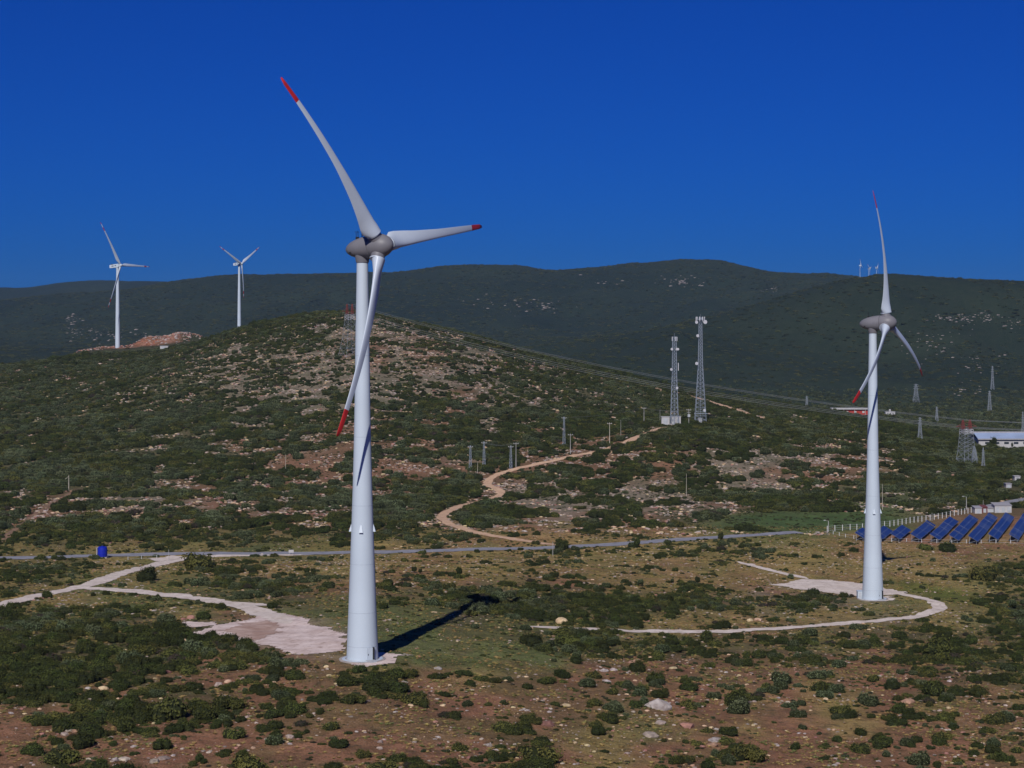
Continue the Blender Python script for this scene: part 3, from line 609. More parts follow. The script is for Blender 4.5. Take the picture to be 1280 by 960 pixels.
LAND = [(453, 826, 'the near turbine foot'), (822, 880, 'the largest boulder'), (682, 904, 'the pinkish block'), (812, 918, 'the flat grey slab'), (893, 928, 'the white and red boulders'), (674, 935, 'the biggest foreground shrub'),
        (1222, 930, 'the black round shrub'), (1076, 932, 'the oval shrub on red soil'), (917, 872, 'the large two-toned shrub'), (1166, 860, 'the large dark shrub in the right foreground'), (1168, 812, 'the dark shrub under the track bend'),
        (1050, 888, 'the pair of small dark shrubs'), (976, 848, 'the grey green shrub on orange soil'), (818, 848, 'the round dark shrub on bare soil'), (701, 777, 'the cream boulder'), (1180, 760, 'the bend of the loop track'), (860, 790, 'the middle of the loop track'),
        (1000, 786, 'the loop track left of its bend'), (1091, 750, 'the right turbine foot'), (1050, 732, 'the right gravel pad'), (340, 815, 'the lower rim of the near gravel pad'), (206, 775, 'the pale round bush by the track'), (110, 735, 'the fork of the white tracks'), (30, 750, 'the track at the left edge'),
        (180, 722, 'the dark bush in the track fork'), (251, 709, 'the long flat shrub above the tracks'), (128, 693, 'the blue tank'), (285, 875, 'the grey olive shrub with boulder'), (214, 885, 'the very wide shrub clump'), (96, 895, 'the broad olive shrub at left'), (81, 917, 'the pair of boulders at far left'),
        (200, 952, 'the grey rocks at bottom left'), (10, 955, 'the bottom left corner'), (1275, 955, 'the bottom right corner'), (423, 925, 'the grassy skirted shrub'), (362, 922, 'the rounded pale boulder'), (517, 870, 'the ragged olive shrub'), (568, 890, 'the lone shrub on red soil'), (631, 905, 'the wide shrub at bottom centre'),
        (573, 930, 'the olive shrub near the bottom'), (700, 800, 'the hedge under the loop track'), (600, 750, 'the nacelle shadow of the near turbine'), (620, 820, 'the green grass slope'), (23, 870, 'the left edge shrub'), (130, 862, 'the orange stones'), (209, 841, 'the flat pink rock'), (60, 800, 'the dense scrub at far left'), (150, 790, 'the middle of the dense scrub'), (230, 800, 'the left corner of the gravel pad'),
        (1270, 822, 'the right edge shrub'), (1231, 715, 'the large green bush by the solar rows'), (1262, 700, 'the solar rows at the right edge'), (740, 688, 'the mouth of the dirt track'), (574, 715, 'the lone tree on dry grass'), (801, 728, 'the greyish tree'), (940, 700, 'the spur track of the right pad'), (990, 770, 'the dense band left of the right turbine'),
        (450, 640, 'the middle of the near tower'), (548, 645, 'the hairpin of the dirt track'), (705, 550, 'the tallest hillside pole'), (762, 550, 'the pale pole by the dirt track'), (642, 580, 'the pole pair by the dirt track'), (596, 580, 'the hillside pole cluster'), (843, 525, 'the slimmer radio mast'), (875, 528, 'the taller radio mast'), (858, 610, 'the pale post below the masts'), (357, 585, 'the lone post left of the near turbine'), (86, 610, 'the post with slanted strut'),
        (960, 590, 'the bare slope left of the right turbine'), (1020, 560, 'the stony slope behind the right turbine'), (437, 440, 'the hilltop pylon'), (400, 470, 'the stony upper hill'), (560, 470, 'the hill right of the near tower'), (280, 500, 'the upper left hill'), (1180, 590, 'the scrub before the red topped pylon'), (790, 620, 'the rocky rise above the road'), (690, 640, 'the rocky rise by the dirt track'), (250, 640, 'the hill foot above the tracks'), (330, 690, 'the road left of the near turbine')]
def place_by(px, py):
    q = min(LAND, key=lambda l: (l[0]-px)**2+((l[1]-py)*1.6)**2); dx, dy = px-q[0], (py-q[1])*1.6; d = math.hypot(dx, dy); ax, ay = abs(dx), abs(dy)
    if ax > 2.2*ay: w_ = 'right of' if dx > 0 else 'left of'
    elif ay > 2.2*ax: w_ = 'below' if dy > 0 else 'above'
    else: w_ = ('below ' if dy > 0 else 'above ')+('right of' if dx > 0 else 'left of')
    return ('close ' if d < 28 else '' if d < 60 else 'well ')+w_+' '+q[2]
shrub_place = place_by
KN = {'dark': 'dark green', 'olive': 'olive green', 'grey': 'grey green', 'dry': 'dry brown purple'}
for k in big[:nb]:
    x, y, r, i = sx[k], sy[k], sr[k], si[k]; z = ground(x, y); me, kd = SH[i]; px, py = topx(x, y, z); s = r
    o = inst('shrub', me, loc=(x, y, z-.12*s), rot=(0, 0, random.uniform(0, 6.28)), scale=(s*random.uniform(.85, 1.25), s*random.uniform(.85, 1.25), s*random.uniform(.8, 1.3)))
    if shrub_sources[i] is None: shrub_sources[i] = o
    pl = shrub_place(px, py); wpx = 3.2*s*F/y; pl = ('broad' if wpx > 34 else 'medium sized' if wpx > 26 else 'small')+' | '+pl; sz, pl = pl.split(' | '); tag(o, '%s %s shrub %s' % (sz, KN[kd], pl), 'shrub', '%s %s shrubs %s' % (sz, KN[kd], pl))
for i in range(len(SH)):
    if shrub_sources[i] is None: shrub_sources[i] = tag(inst('shrub', SH[i][0], loc=(-150, 255, ground(-150, 255))), KN[SH[i][1]]+' shrub outside the lower left corner', 'shrub')
rest = big[nb:]; x, y, r = sx[rest], sy[rest], sr[rest]; n = len(rest)
sv = np.stack([r*rng.uniform(.9, 1.3, n), r*rng.uniform(.9, 1.3, n), r*rng.uniform(.65, 1.25, n)], -1)
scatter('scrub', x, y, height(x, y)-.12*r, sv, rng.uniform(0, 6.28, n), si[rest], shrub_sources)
# dwarf growth and tussocks
x, y = cand(110000, 255, 1100, .34); cv = cover(x, y); k = (rng.random(len(x)) < .25+.6*cv)&(fbm(x/6,y/6,131,3)<.35+.4*cv); x, y = x[k], y[k]; r = .18+.55*rng.random(len(x))**2+.15*(y>700); k = ~blocked(x, y, r*0, .2); x, y, r = x[k], y[k], r[k]; n = len(x)
scatter('low_scrub', x, y, height(x, y)-.1*r, np.stack([r*1.3, r*1.3, r*.8], -1), rng.uniform(0, 6.28, n), rng.choice([0, 2, 4, 5, 6, 7, 8, 9, 9], n), shrub_sources)
x, y = cand(90000, 1000, 1640, .34); cv = cover(x, y); k = (rng.random(len(x)) < .25+.5*cv) & (vnoise(x/4, y/4, 171) < .55); x, y = x[k], y[k]; r = .4+.8*rng.random(len(x))**2; k = ~blocked(x, y, r*0, .2); x, y, r = x[k], y[k], r[k]; n = len(x)
scatter('hill_heath', x, y, height(x, y)-.1*r, np.stack([r*1.3, r*1.3, r*.8], -1), rng.uniform(0, 6.28, n), rng.choice([0, 4, 5, 6, 7, 8, 9], n), shrub_sources)
def tussock(name, col, col2, seed):
    m_ = mat(name+'_blades', col, .9, col2=col2, scale=2, objrand=.3, spec=.1); rg = np.random.default_rng(seed); V = []; Fs = []
    for _ in range(70):
        a = rg.uniform(0, 6.28); r0 = rg.uniform(0, .35); r1 = r0+rg.uniform(.1, .6); h = rg.uniform(.4, 1.0); wq = .06; b = len(V); t_ = a+rg.uniform(-.5, .5)
        V += [(r0*math.cos(a)-wq*math.sin(a), r0*math.sin(a)+wq*math.cos(a), 0), (r0*math.cos(a)+wq*math.sin(a), r0*math.sin(a)-wq*math.cos(a), 0), (r1*math.cos(t_), r1*math.sin(t_), h)]; Fs.append((b, b+1, b+2))
    return meshobj(name, V, Fs, m_)
tus = [tussock('grass_tussock', (.19, .20, .07), (.12, .13, .045), 1), tussock('grass_tussock', (.36, .265, .10), (.25, .18, .07), 2), tussock('grass_tussock', (.10, .12, .045), (.06, .08, .03), 3)]
for o_, (qx, qy), lb in zip(tus, ((560, 812), (640, 720), (600, 800)), ('tall green grass tussock on the green slope right of the near turbine', 'straw coloured grass tussock on the dry plain below the road', 'dark green grass tussock on the green slope right of the near turbine')):
    o_.location = hit(qx, qy); o_.scale = (.7, .7, .6); tag(o_, lb, 'grass tussock')
x, y = cand(150000, 255, 760, .34); z = height(x, y); px, py = topx(x, y, z); g3 = bil(SGa, px+(fbm(x/12, y/12, 161)-.5)*50, py+(fbm(x/12, y/12, 162)-.5)*18)
gr = np.clip((g3[:, 1]-g3[:, 0])*12+.5, 0, 1); patch = fbm(x/9, y/5, 163, 3); k = (rng.random(len(x)) < .25+.75*np.maximum(gr, patch > .56)) & (patch > .40); x, y, gr, patch = x[k], y[k], gr[k], patch[k]
k = ~blocked(x, y, x*0, .1); x, y, gr, patch = x[k], y[k], gr[k], patch[k]; n = len(x); r = .25+.5*rng.random(n)**2; pk = np.where(rng.random(n) < gr*.85, rng.choice([0, 0, 2], n), 1); pk = np.where((patch > .58) & (rng.random(n) < .4), 0, pk)
scatter('grass', x, y, height(x, y)-.03, np.stack([r*1.2, r*1.2, r*.55], -1), rng.uniform(0, 6.28, n), pk, tus)
# mountain and valley growth
x, y = cand(60000, 1720, 6400, .33); k = (fbm(x/90, y/90, 141, 4) < .62); x, y = x[k], y[k]; n = len(x); r = 2.0+4.5*rng.random(n)**2.2*np.interp(y, [1700, 4000], [.6, 1.1])
z = height(x, y); px, py = topx(x, y, z); k = ~((px > 85) & (px < 262) & (y > 1780) & (y < 1930)); x, y, z, r = x[k], y[k], z[k], r[k]; n = len(x)
scatter('mountain_scrub', x, y, z-.3*r, np.stack([r*1.3, r*1.3, r*.75], -1), rng.uniform(0, 6.28, n), rng.choice([0, 1, 2, 4, 5, 6], n), shrub_sources)

# ---------------------------------------------------------------- boulders and stones
for px, py, wd, hf, mi, lab in ROCKS:
    p = hit(px, py); s = wd/F*p.y/1.7; o = inst('boulder', RK[mi], loc=(p.x, p.y, p.z-.15*s), rot=(random.uniform(-.2, .2), random.uniform(-.2, .2), random.uniform(0, 6.28)), scale=(s, s, s*hf*.9)); tag(o, lab, 'boulder')
rock_sources = []
for i in range(7): rock_sources.append(next(o for o in C if o.name.startswith('boulder') and o.data == RK[i]) if any(o.name.startswith('boulder') and o.data == RK[i] for o in C) else None)
for i in range(7):
    if rock_sources[i] is None: p = (60+i*9, 262, ground(60+i*9, 262)); rock_sources[i] = tag(inst('boulder', RK[i], loc=p, scale=(.4, .4, .3)), 'small stone below the bottom edge of the picture', 'boulder', 'small stones below the bottom edge')
x, y = cand(330000, 255, 1640, .34); z = height(x, y); px, py = topx(x, y, z); fk = ~((np.exp(-(((px-1030)/135)**4))*np.exp(-((py-652)/12)**4) > .4)); x, y, z, px, py = x[fk], y[fk], z[fk], px[fk], py[fk]; sc_ = bil(SGa, px+(fbm(x/12, y/12, 151)-.5)*50, py+(fbm(x/12, y/12, 152)-.5)*18)
red = np.clip((sc_[:, 0]-.09)*6, 0, 1); k = (fbm(x/7, y/7, 153, 3) < .38+.14*red) & (rng.random(len(x)) < np.where(y > 720, .75, .3)+.7*red); x, y, red = x[k], y[k], red[k]
r = np.where(y < 720, .09+.40*rng.random(len(x))**4.5, np.interp(y,[720,1100],[.15,.22])+.85*rng.random(len(x))**3); k = ~blocked(x, y, r*0, .3); x, y, r = x[k], y[k], r[k]; n = len(x)
bigr = np.argsort(-(r/y)*(np.abs(x/y) < .276)); nb = 300-len(ROCKS)
ids = rng.choice([0, 0, 1, 1, 2, 3, 4, 5, 6, 6], n)
RN = ['grey', 'grey', 'grey', 'pinkish', 'pinkish', 'white', 'cream']
for k in bigr[:nb]:
    pz = ground(x[k], y[k]); qx, qy = topx(x[k], y[k], pz); o = inst('stone', RK[ids[k]], loc=(x[k], y[k], pz-.1*r[k]), rot=(0, 0, random.uniform(0, 6.28)), scale=(r[k]*1.2, r[k], r[k]*.8))
    pl = place_by(qx, qy); szn = 'tiny' if r[k]*F/y[k]*2.4 < 5 else 'small' if r[k]*F/y[k]*2.4 < 8 else 'large'
    tag(o, '%s %s stone %s' % (szn, RN[ids[k]], pl), 'stone', '%s %s stones %s' % (szn, RN[ids[k]], pl))
k = bigr[nb:]; scatter('stones', x[k], y[k], height(x[k], y[k])-.1*r[k], np.stack([r[k]*1.3, r[k], r[k]*.7], -1), rng.uniform(0, 6.28, len(k)), ids[k], rock_sources)
# white limestone outcrops on the far slopes and rubble on the quarried mound
ox, oy = [], []
for px, py, sx_, sy_, n in ((88, 398, 8, 5, 30), (100, 412, 14, 10, 40), (125, 418, 18, 8, 50), (160, 418, 20, 5, 20), (640, 380, 60, 10, 30), (850, 352, 22, 5, 50), (680, 384, 30, 8, 25), (960, 362, 15, 3, 12),
                            (1190, 398, 20, 4, 60), (1225, 398, 25, 8, 60), (1170, 430, 40, 22, 60), (1230, 452, 30, 14, 40), (1265, 405, 12, 8, 25), (1210, 485, 30, 8, 20), (755, 352, 30, 8, 12)):
    for _ in range(n):
        p = hit(px+random.gauss(0, sx_*.6), py+random.gauss(0, sy_*.6), 1900); ox.append(p.x); oy.append(p.y)
ox, oy = np.array(ox), np.array(oy); r = .5+1.9*rng.random(len(ox))**2.4; r = r*np.clip(oy/4200, .7, 1.3)
scatter('limestone_outcrops', ox, oy, height(ox, oy)+.1*r, np.stack([r*1.8, r, r*.8], -1), rng.uniform(-.4, .4, len(ox)), np.full(len(ox), 5), rock_sources)
mx_, my_ = [], []
for _ in range(900):
    px = random.gauss(212, 22); D = random.gauss(1850, 16); mx_.append((px-640)/F*D); my_.append(D)
for _ in range(300):
    px = random.uniform(95, 170); D = random.gauss(1835, 22); mx_.append((px-640)/F*D); my_.append(D)
mx_, my_ = np.array(mx_), np.array(my_); r = .3+1.3*rng.random(len(mx_))**2
scatter('quarry_rubble', mx_, my_, height(mx_, my_), np.stack([r, r, r*.8], -1), rng.uniform(0, 6.28, len(mx_)), rng.choice([3, 4, 3, 0, 5], len(mx_)), rock_sources)

# ---------------------------------------------------------------- trees
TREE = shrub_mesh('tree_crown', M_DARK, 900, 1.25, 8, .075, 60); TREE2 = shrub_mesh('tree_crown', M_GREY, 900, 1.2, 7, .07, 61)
def tree(px, py, hpx, label, grey=False, D=None, wide=1.0, group=None):
    p = hit(px, py) if D is None else Vector(((px-640)/F*D, D, ground((px-640)/F*D, D))); h = hpx/F*p.y
    e = empty('tree', p, label, 'tree', group); c = inst('crown', TREE2 if grey else TREE, e, loc=(0, 0, h*.22), scale=(h*.42*wide, h*.42*wide, h*.58)); c.rotation_euler = (0, 0, random.uniform(0, 6))
    b = MB(); b.lathe([(-.3, h*.055), (h*.15, h*.04), (h*.5, h*.025)], 7); b.bar((0, 0, h*.18), (h*.18, h*.05, h*.5), h*.015); b.bar((0, 0, h*.2), (-h*.15, -h*.08, h*.48), h*.015); b.build('trunk', M_BARK, e)
for a in [(801, 733, 11, 'small greyish tree standing above the dense shrub band at centre', True), (872, 730, 11, 'small dark tree alone on brown grass left of the right gravel pad'), (841, 729, 7, 'tiny leafless looking tree left of the small dark tree', True),
          (574, 720, 13, 'small tree alone on dry grass between near turbine and road', False), (384, 718, 10, 'small dark tree left of the near turbine on dry grass'), (392, 718, 9, 'thin dark tree right beside its twin left of the near turbine'),
          (796, 684, 13, 'roadside tree with round crown right of the dirt track mouth'), (835, 684, 8, 'small round roadside tree'), (901, 676, 12, 'dark roadside tree behind low shrubs right of centre'), (518, 716, 9, 'thin dark tree right of the near turbine'), (525, 717, 7, 'short dark tree right of the thin one near the turbine'),
          (1266, 761, 14, 'dead looking grey tree near the right edge', True), (1035, 624, 15, 'dark tree left of the right turbine on bare hillside'), (887, 797, 9, 'upright little tree on the lower verge of the loop track', True)]:
    tree(*a)
for a in [(1242, 558, 13, 'dark tree in front of the long blue white hall, left one of a pair'), (1249, 557, 12, 'dark tree in front of the hall, right one of a pair'), (1229, 555, 11, 'dark tree at the left end of the hall'), (1266, 560, 8, 'small dark tree before the right part of the hall'), (1215, 553, 11, 'dark tree between the large pylon and the hall')]:
    tree(*a)
def woods(name, spec, rr, idx):
    X, Y = [], []
    for (x0, x1, d0, d1, n) in spec:
        for _ in range(n):
            px = random.uniform(x0, x1); D = random.uniform(d0, d1); X.append((px-640)/F*D); Y.append(D)
    X, Y = np.array(X), np.array(Y); b = blocked(X, Y, X*0+3); X, Y = X[~b], Y[~b]; n = len(X); r = rng.uniform(rr[0], rr[1], n)
    scatter(name, X, Y, height(X, Y)-.2*r, np.stack([r, r, r*1.35], -1), rng.uniform(0, 6.28, n), rng.choice(idx, n), shrub_sources)
woods('ridge_wood', [(715, 1000, 1440, 1540, 420), (1000, 1120, 1330, 1480, 260), (1090, 1215, 1250, 1400, 260), (60, 130, 1600, 1680, 60), (240, 330, 1570, 1620, 40)], (2.6, 4.6), [0, 1, 2, 3])
woods('olive_grove', [(860, 1420, 1560, 2100, 2600), (900, 1420, 2100, 3000, 2600), (700, 900, 1700, 2900, 500)], (2.0, 3.6), [7, 8, 5, 0, 7, 6])
woods('valley_trees', [(1000, 1400, 1100, 1500, 900)], (1.8, 3.4), [0, 1, 5, 6, 7])

# ---------------------------------------------------------------- wind turbines
M_WHITE = mat('tower_white', (.50, .57, .64), .45, var=.06, scale=.12, spec=.4)
M_BLADE = mat('blade_white', (.49, .55, .63), .4, var=.07, scale=.15, spec=.4)
M_NAC = mat('nacelle_grey', (.185, .18, .195), .5, var=.15, scale=.3, spec=.4)
M_RED = mat('warning_red', (.46, .022, .022), .5, var=.15, scale=.5)
M_BLACK = mat('dark_gap', (.02, .02, .022), .7, var=.2)
M_CONC = mat('concrete', (.42, .38, .36), .9, var=.3, scale=.8)
M_JOINT = mat('joint_paint', (.42, .48, .55), .5, var=.1)
M_GALV = mat('galvanised_steel', (.42, .44, .47), .6, var=.25, scale=.5)
def section(chord, thick, n=20, roundness=0.0):
    P = []
    for k in range(n):
        t = 2*math.pi*k/n; c = math.cos(t); x = .5*(1-c)        # 0 leading edge .. 1 trailing edge
        y = math.copysign(1, math.sin(t))*5*.5*thick*(.2969*math.sqrt(max(x, 0))-.126*x-.3516*x*x+.2843*x**3-.1015*x**4)*2*.5*2
        ax = (x-.30)*chord; ay = y*chord
        rx, ry = -math.cos(t)*.5*chord, math.sin(t)*.5*chord
        P.append((-(ax*(1-roundness))+(-rx)*roundness, ay*(1-roundness)+ry*roundness))
    return P
def blade_piece(Rt, A, B, t0, t1, chordf, n=26):
    mb = MB(); prof = []
    for i in range(n+1):
        t = t0+(t1-t0)*i/n; ch = np.interp(t, [.05, .075, .11, .17, .3, .5, .7, .9, .965, .99, 1], chordf)
        rd = float(np.interp(t, [.07, .085, .12] if chordf is CH_E else [.05, .075, .13], [.95, .6, 0])); th = float(np.interp(t, [.08, .2, .5, 1], [.45, .28, .2, .16])); tw = math.radians(float(np.interp(t, [.05, .2, .5, 1], [30, 14, 1, -7] if chordf is CH_E else [30, 20, 9, 3])))
        sec = section(ch, th, 20, rd); y0 = A*t+B*t*t
        for (a, b) in sec: prof.append((a*math.cos(tw)-b*math.sin(tw), y0-(a*math.sin(tw)+b*math.cos(tw)), t*Rt))
    m = 20; f = []
    for i in range(n):
        for k in range(m): f.append((i*m+k, i*m+(k+1) % m, (i+1)*m+(k+1) % m, (i+1)*m+k))
    if t1 >= 1: f.append(tuple(n*m+k for k in range(m)))
    mb.add(prof, f); return mb
def blade_meshes(Rt, A, B, chordf, bands):
    out = []
    for (t0, t1, m, nm) in bands:
        b = blade_piece(Rt, A, B, t0, t1, chordf, max(4, int(30*(t1-t0)))); me = bpy.data.meshes.new(nm); me.from_pydata(b.v, [], b.f); me.materials.append(m)
        me.polygons.foreach_set('use_smooth', [True]*len(me.polygons)); me.update(); out.append((nm, me))
    return out
CH_E = [2.6, 3.0, 3.9, 3.45, 2.6, 1.85, 1.5, 1.15, 1.02, .92, .5]
CH_V = [1.9, 2.0, 3.0, 3.5, 2.9, 2.1, 1.6, 1.1, .85, .5, .12]
def turbine(base, hub_z, Rt, yaw, tilt, th, ov, A, B, label, egg=True, s=1.0, group=None, name='wind_turbine', detail=True):
    e = empty(name, base, label, 'wind turbine', group); H = hub_z-base[2]
    a = Vector((math.sin(yaw)*math.cos(tilt), -math.cos(yaw)*math.cos(tilt), math.sin(tilt))); sv = a.cross(Vector((0, 0, 1))).normalized(); u = sv.cross(a)
    k = H/81.2
    mb = MB()
    if egg: pr = [(0, 3.15), (2, 3.08), (6, 2.92), (12, 2.68), (21, 2.36), (32, 1.98), (43, 1.68), (55, 1.48), (66, 1.34), (78.3, 1.13)]
    else: pr = [(0, 2.2), (20, 2.0), (45, 1.7), (77.9, 1.25)]
    zz = np.linspace(0, pr[-1][0], 44); rr_ = pchip(np.array([p[0] for p in pr], float), np.array([p[1] for p in pr], float), zz); rr_[0] = pr[0][1]
    for _ in range(6): rr_[1:-1] = rr_[:-2]*.25+rr_[1:-1]*.5+rr_[2:]*.25
    prof = [(z*k, r*s) for z, r in zip(zz, rr_)]; mb.lathe(prof, 48 if detail else 14); mb.build('tower', M_WHITE, e, smooth=True)
    hub = Vector((0, 0, H))+a*ov
    X, Y, Z = a, Vector((0, 0, 1)).cross(a).normalized(), None; Z = X.cross(Y)
    fr = Matrix(((X.x, Y.x, Z.x, hub.x), (X.y, Y.y, Z.y, hub.y), (X.z, Y.z, Z.z, hub.z), (0, 0, 0, 1)))      # local x runs along the rotor axis
    if egg:
        m = MB(); m.lathe([(-8.3, .05), (-8.15, .5), (-7.7, .95), (-6.9, 1.42), (-5.7, 1.82), (-4.2, 2.1), (-2.8, 2.22), (-1.75, 2.25), (-1.72, 2.05)], 40, 'x')
        nac = m.build('nacelle', M_NAC, e, smooth=True); nac.matrix_local = fr
        m = MB(); m.box((-5.4, 0, 2.05), (.5, .5, .5)); m.bar((-5.4, .3, 1.8), (-5.4, .3, 3.5), .05); m.bar((-5.4, -.3, 1.8), (-5.4, -.3, 3.2), .05); m.bar((-5.4, -.7, 3.3), (-5.4, .7, 3.3), .05); m.bar((-4.2, 0, 1.9), (-4.2, 0, 2.7), .09); m.build('wind_sensor', M_BLACK, nac)
        m = MB(); m.box((-6.3, -1.35, -.8), (.5, .5, .35)); m.build('vent', M_BLACK, nac)
        m = MB(); m.lathe([(-1.66, 1.95), (-1.64, 2.22), (-1.2, 2.3), (-.2, 2.36), (.7, 2.28), (1.5, 2.0), (2.2, 1.55), (2.75, .95), (3.02, .4), (3.08, .03)], 40, 'x')
        sp = m.build('spinner', M_NAC, e, smooth=True); sp.matrix_local = fr
        m = MB(); m.lathe([(78.32*k, 1.13), (78.32*k, 1.25), (78.5*k, 1.3), (H-1.4, 1.5), (H-.2, 1.6)], 32); m.build('yaw_collar', M_NAC, e, smooth=True)
    else:
        m = MB(); m.m = 0
        L = 10.5*s; m.add([(-L-1.2, -1.7, -1.3), (-1.5, -1.75, -1.7), (-1.5, 1.75, -1.7), (-L-1.2, 1.7, -1.3), (-L-1.2, -1.6, 1.7), (-1.5, -1.6, 1.9), (-1.5, 1.6, 1.9), (-L-1.2, 1.6, 1.7)], [(0, 3, 2, 1), (4, 5, 6, 7), (0, 1, 5, 4), (1, 2, 6, 5), (2, 3, 7, 6), (3, 0, 4, 7)])
        nac = m.build('nacelle', M_WHITE, e); nac.matrix_local = fr
        if detail:
            m = MB(); m.box((-L*.75, -1.9, .35), (2.6, .1, .6)); m.box((-L*.45, -1.93, .35), (1.6, .1, .6)); m.build('side_marking', M_BLACK, nac)
            m = MB(); m.box((-L*.9, 0, 2.1), (1.6, 1.6, .7)); m.build('cooler', M_BLACK, nac)
        m = MB(); m.lathe([(-1.4, 1.5), (0, 1.7), (1, 1.4), (1.8, .6), (2, .05)], 20, 'x'); sp = m.build('spinner', M_WHITE, e, smooth=True); sp.matrix_local = fr
        m = MB(); m.lathe([(77.92*k, 1.4*s), (H-.9, 1.5*s)], 16); m.build('yaw_collar', M_WHITE, e, smooth=True)
    if egg: bands = [(.075, .865, M_BLADE, 'blade'), (.865, 1, M_RED, 'red_tip')]
    else: bands = [(.04, .80, M_BLADE, 'blade'), (.80, .88, M_RED, 'red_band'), (.88, .95, M_BLADE, 'tip_section'), (.95, 1, M_RED, 'red_tip')]
    ms = blade_meshes(Rt, A, B, CH_E if egg else CH_V, bands)
    for q in range(3):
        t = th+q*2*math.pi/3; rd = u*math.cos(t)+sv*math.sin(t); yy = -a; xx = yy.cross(rd)   # x: towards the leading edge
        M = Matrix(((xx.x, yy.x, rd.x, hub.x), (xx.y, yy.y, rd.y, hub.y), (xx.z, yy.z, rd.z, hub.z), (0, 0, 0, 1)))
        b = inst('blade', ms[0][1], e); b.matrix_local = M
        for nm, me in ms[1:]: inst(nm, me, b)
        if egg:
            m = MB(); m.lathe([(1.6, 1.42), (2.6, 1.36), (2.72, 1.3), (2.74, 1.0)], 28); m.build('root_collar', M_NAC, b, smooth=True)
            m = MB(); m.lathe([(2.74, 1.42), (2.76, 1.52), (2.98, 1.52), (3.0, 1.0)], 28); m.build('root_ring', M_BLADE, b, smooth=True)
    if egg and detail:
        for zs in (2.9, 9.5, 19, 30.5, 44, 60):
            r_ = float(np.interp(zs, zz, rr_)); m = MB(); m.lathe([((zs-.05)*k, r_*s+.002), ((zs-.045)*k, r_*s+.012), ((zs+.045)*k, r_*s+.012), ((zs+.05)*k, r_*s+.002)], 48, cap=False); m.build('section_joint', M_JOINT, e)
        m = MB(); m.lathe([(-.6, 4.6), (.22, 4.6), (.24, 4.5)], 48); m.build('foundation', M_CONC, e, smooth=True)
        m = MB(); m.lathe([(-.3, 4.02), (.27, 4.02), (.27, 3.4)], 48, cap=False); m.build('foundation_ring', M_WHITE, e)
        for ang in (-92, -182, -2, 88):
            q = R(ang); zc = 26*k; rr = 2.19; c = Vector((math.cos(q), math.sin(q), 0)); tn = Vector((-c.y, c.x, 0)); m = MB()
            o = c*(rr-.05); V = [o-tn*.4+Vector((0, 0, zc-.7)), o+tn*.4+Vector((0, 0, zc-.7)), o+tn*.2+Vector((0, 0, zc+.7)), o-tn*.2+Vector((0, 0, zc+.7)), o-tn*.38+c*.5+Vector((0, 0, zc-.7)), o+tn*.38+c*.5+Vector((0, 0, zc-.7)), o+tn*.15+c*.08+Vector((0, 0, zc+.7)), o-tn*.15+c*.08+Vector((0, 0, zc+.7))]
            m.add(V, [(0, 1, 5, 4), (4, 5, 6, 7), (7, 6, 2, 3), (0, 4, 7, 3), (1, 2, 6, 5)]); m.build('air_vent', M_WHITE, e)
        # door on the side facing the camera, to the right
        q = R(-58); c = Vector((math.cos(q), math.sin(q), 0)); tn = Vector((-c.y, c.x, 0)); m = MB(); rz = q+math.pi/2
        m.box(c*3.12+Vector((0, 0, 1.55)), (1.25, .12, 2.5), rz); dr = m.build('door', M_WHITE, e)
        m = MB(); m.box(c*3.2+tn*.78+Vector((0, 0, 1.55)), (.26, .5, 2.6), rz); m.build('door_jamb', M_BLACK, e)
        m = MB(); m.box(c*3.22-tn*.35+Vector((0, 0, 1.5)), (.08, .1, .3), rz); m.build('handle', M_BLACK, dr)
        m = MB(); m.box(c*3.8+Vector((0, 0, .35)), (1.8, 1.3, .25), rz); m.box(c*4.5+Vector((0, 0, .18)), (1.4, .5, .2), rz); m.build('door_step', M_GALV, e)
    return e
b1 = (BASE1[0], BASE1[1], 0.0); b2 = (BASE2[0], BASE2[1], -16.0)
turbine(b1, 81.2, 39.3, R(56.6), R(4.7), R(38.1), 4.3, -4.1, 6.0, 'nearest and tallest wind turbine, with grey egg shaped nacelle, beside the pink gravel pad')
turbine(b2, 66.0, 39.3, R(60.8), R(3.4), R(4.7), 4.2, -5.2, 6.0, 'right hand wind turbine with grey egg shaped nacelle, inside the loop track by solar rows')
def far_turbine(px, D, hz, Rt, yaw, tilt, th, ov, label, basez=None, detail=True, group=None, sc=1.05):
    x = (px-640)/F*D; z = ground(x, D) if basez is None else basez
    turbine((x, D, z), hz, Rt, R(yaw), R(tilt), R(th), ov, -1.5, 2.5, label, egg=False, s=sc, detail=detail, group=group)
far_turbine(147, 1813, 120.4, 48.5, 64.5, 6.6, 29.7, 3.6, 'distant white turbine standing on the reddish quarried mound at left', basez=39.5)
far_turbine(299, 2250, 135.5, 42.0, 56.7, 4.7, -58.9, 4.0, 'distant white turbine whose foot is hidden behind the hill shoulder')
for px, th, lab, tp in ((1075, 10, 'tiny turbine on the far skyline, leftmost of three', 332), (1086, 50, 'tiny turbine on the far skyline, middle of three', 336), (1095.5, 80, 'tiny turbine on the far skyline, close left of the right turbine blade', 335)):
    D = 5300; x = (px-640)/F*D; hz = CZ-(tp-400)/F*D; far_turbine(px, D, hz, 20, 60, 4, th, 3, lab, basez=hz-78, detail=False, sc=.38)
p = hit(1076.5, 748); e = empty('transformer_cabinet', p, 'small white cabinet on the ground at the left foot of the right turbine', 'cabinet')
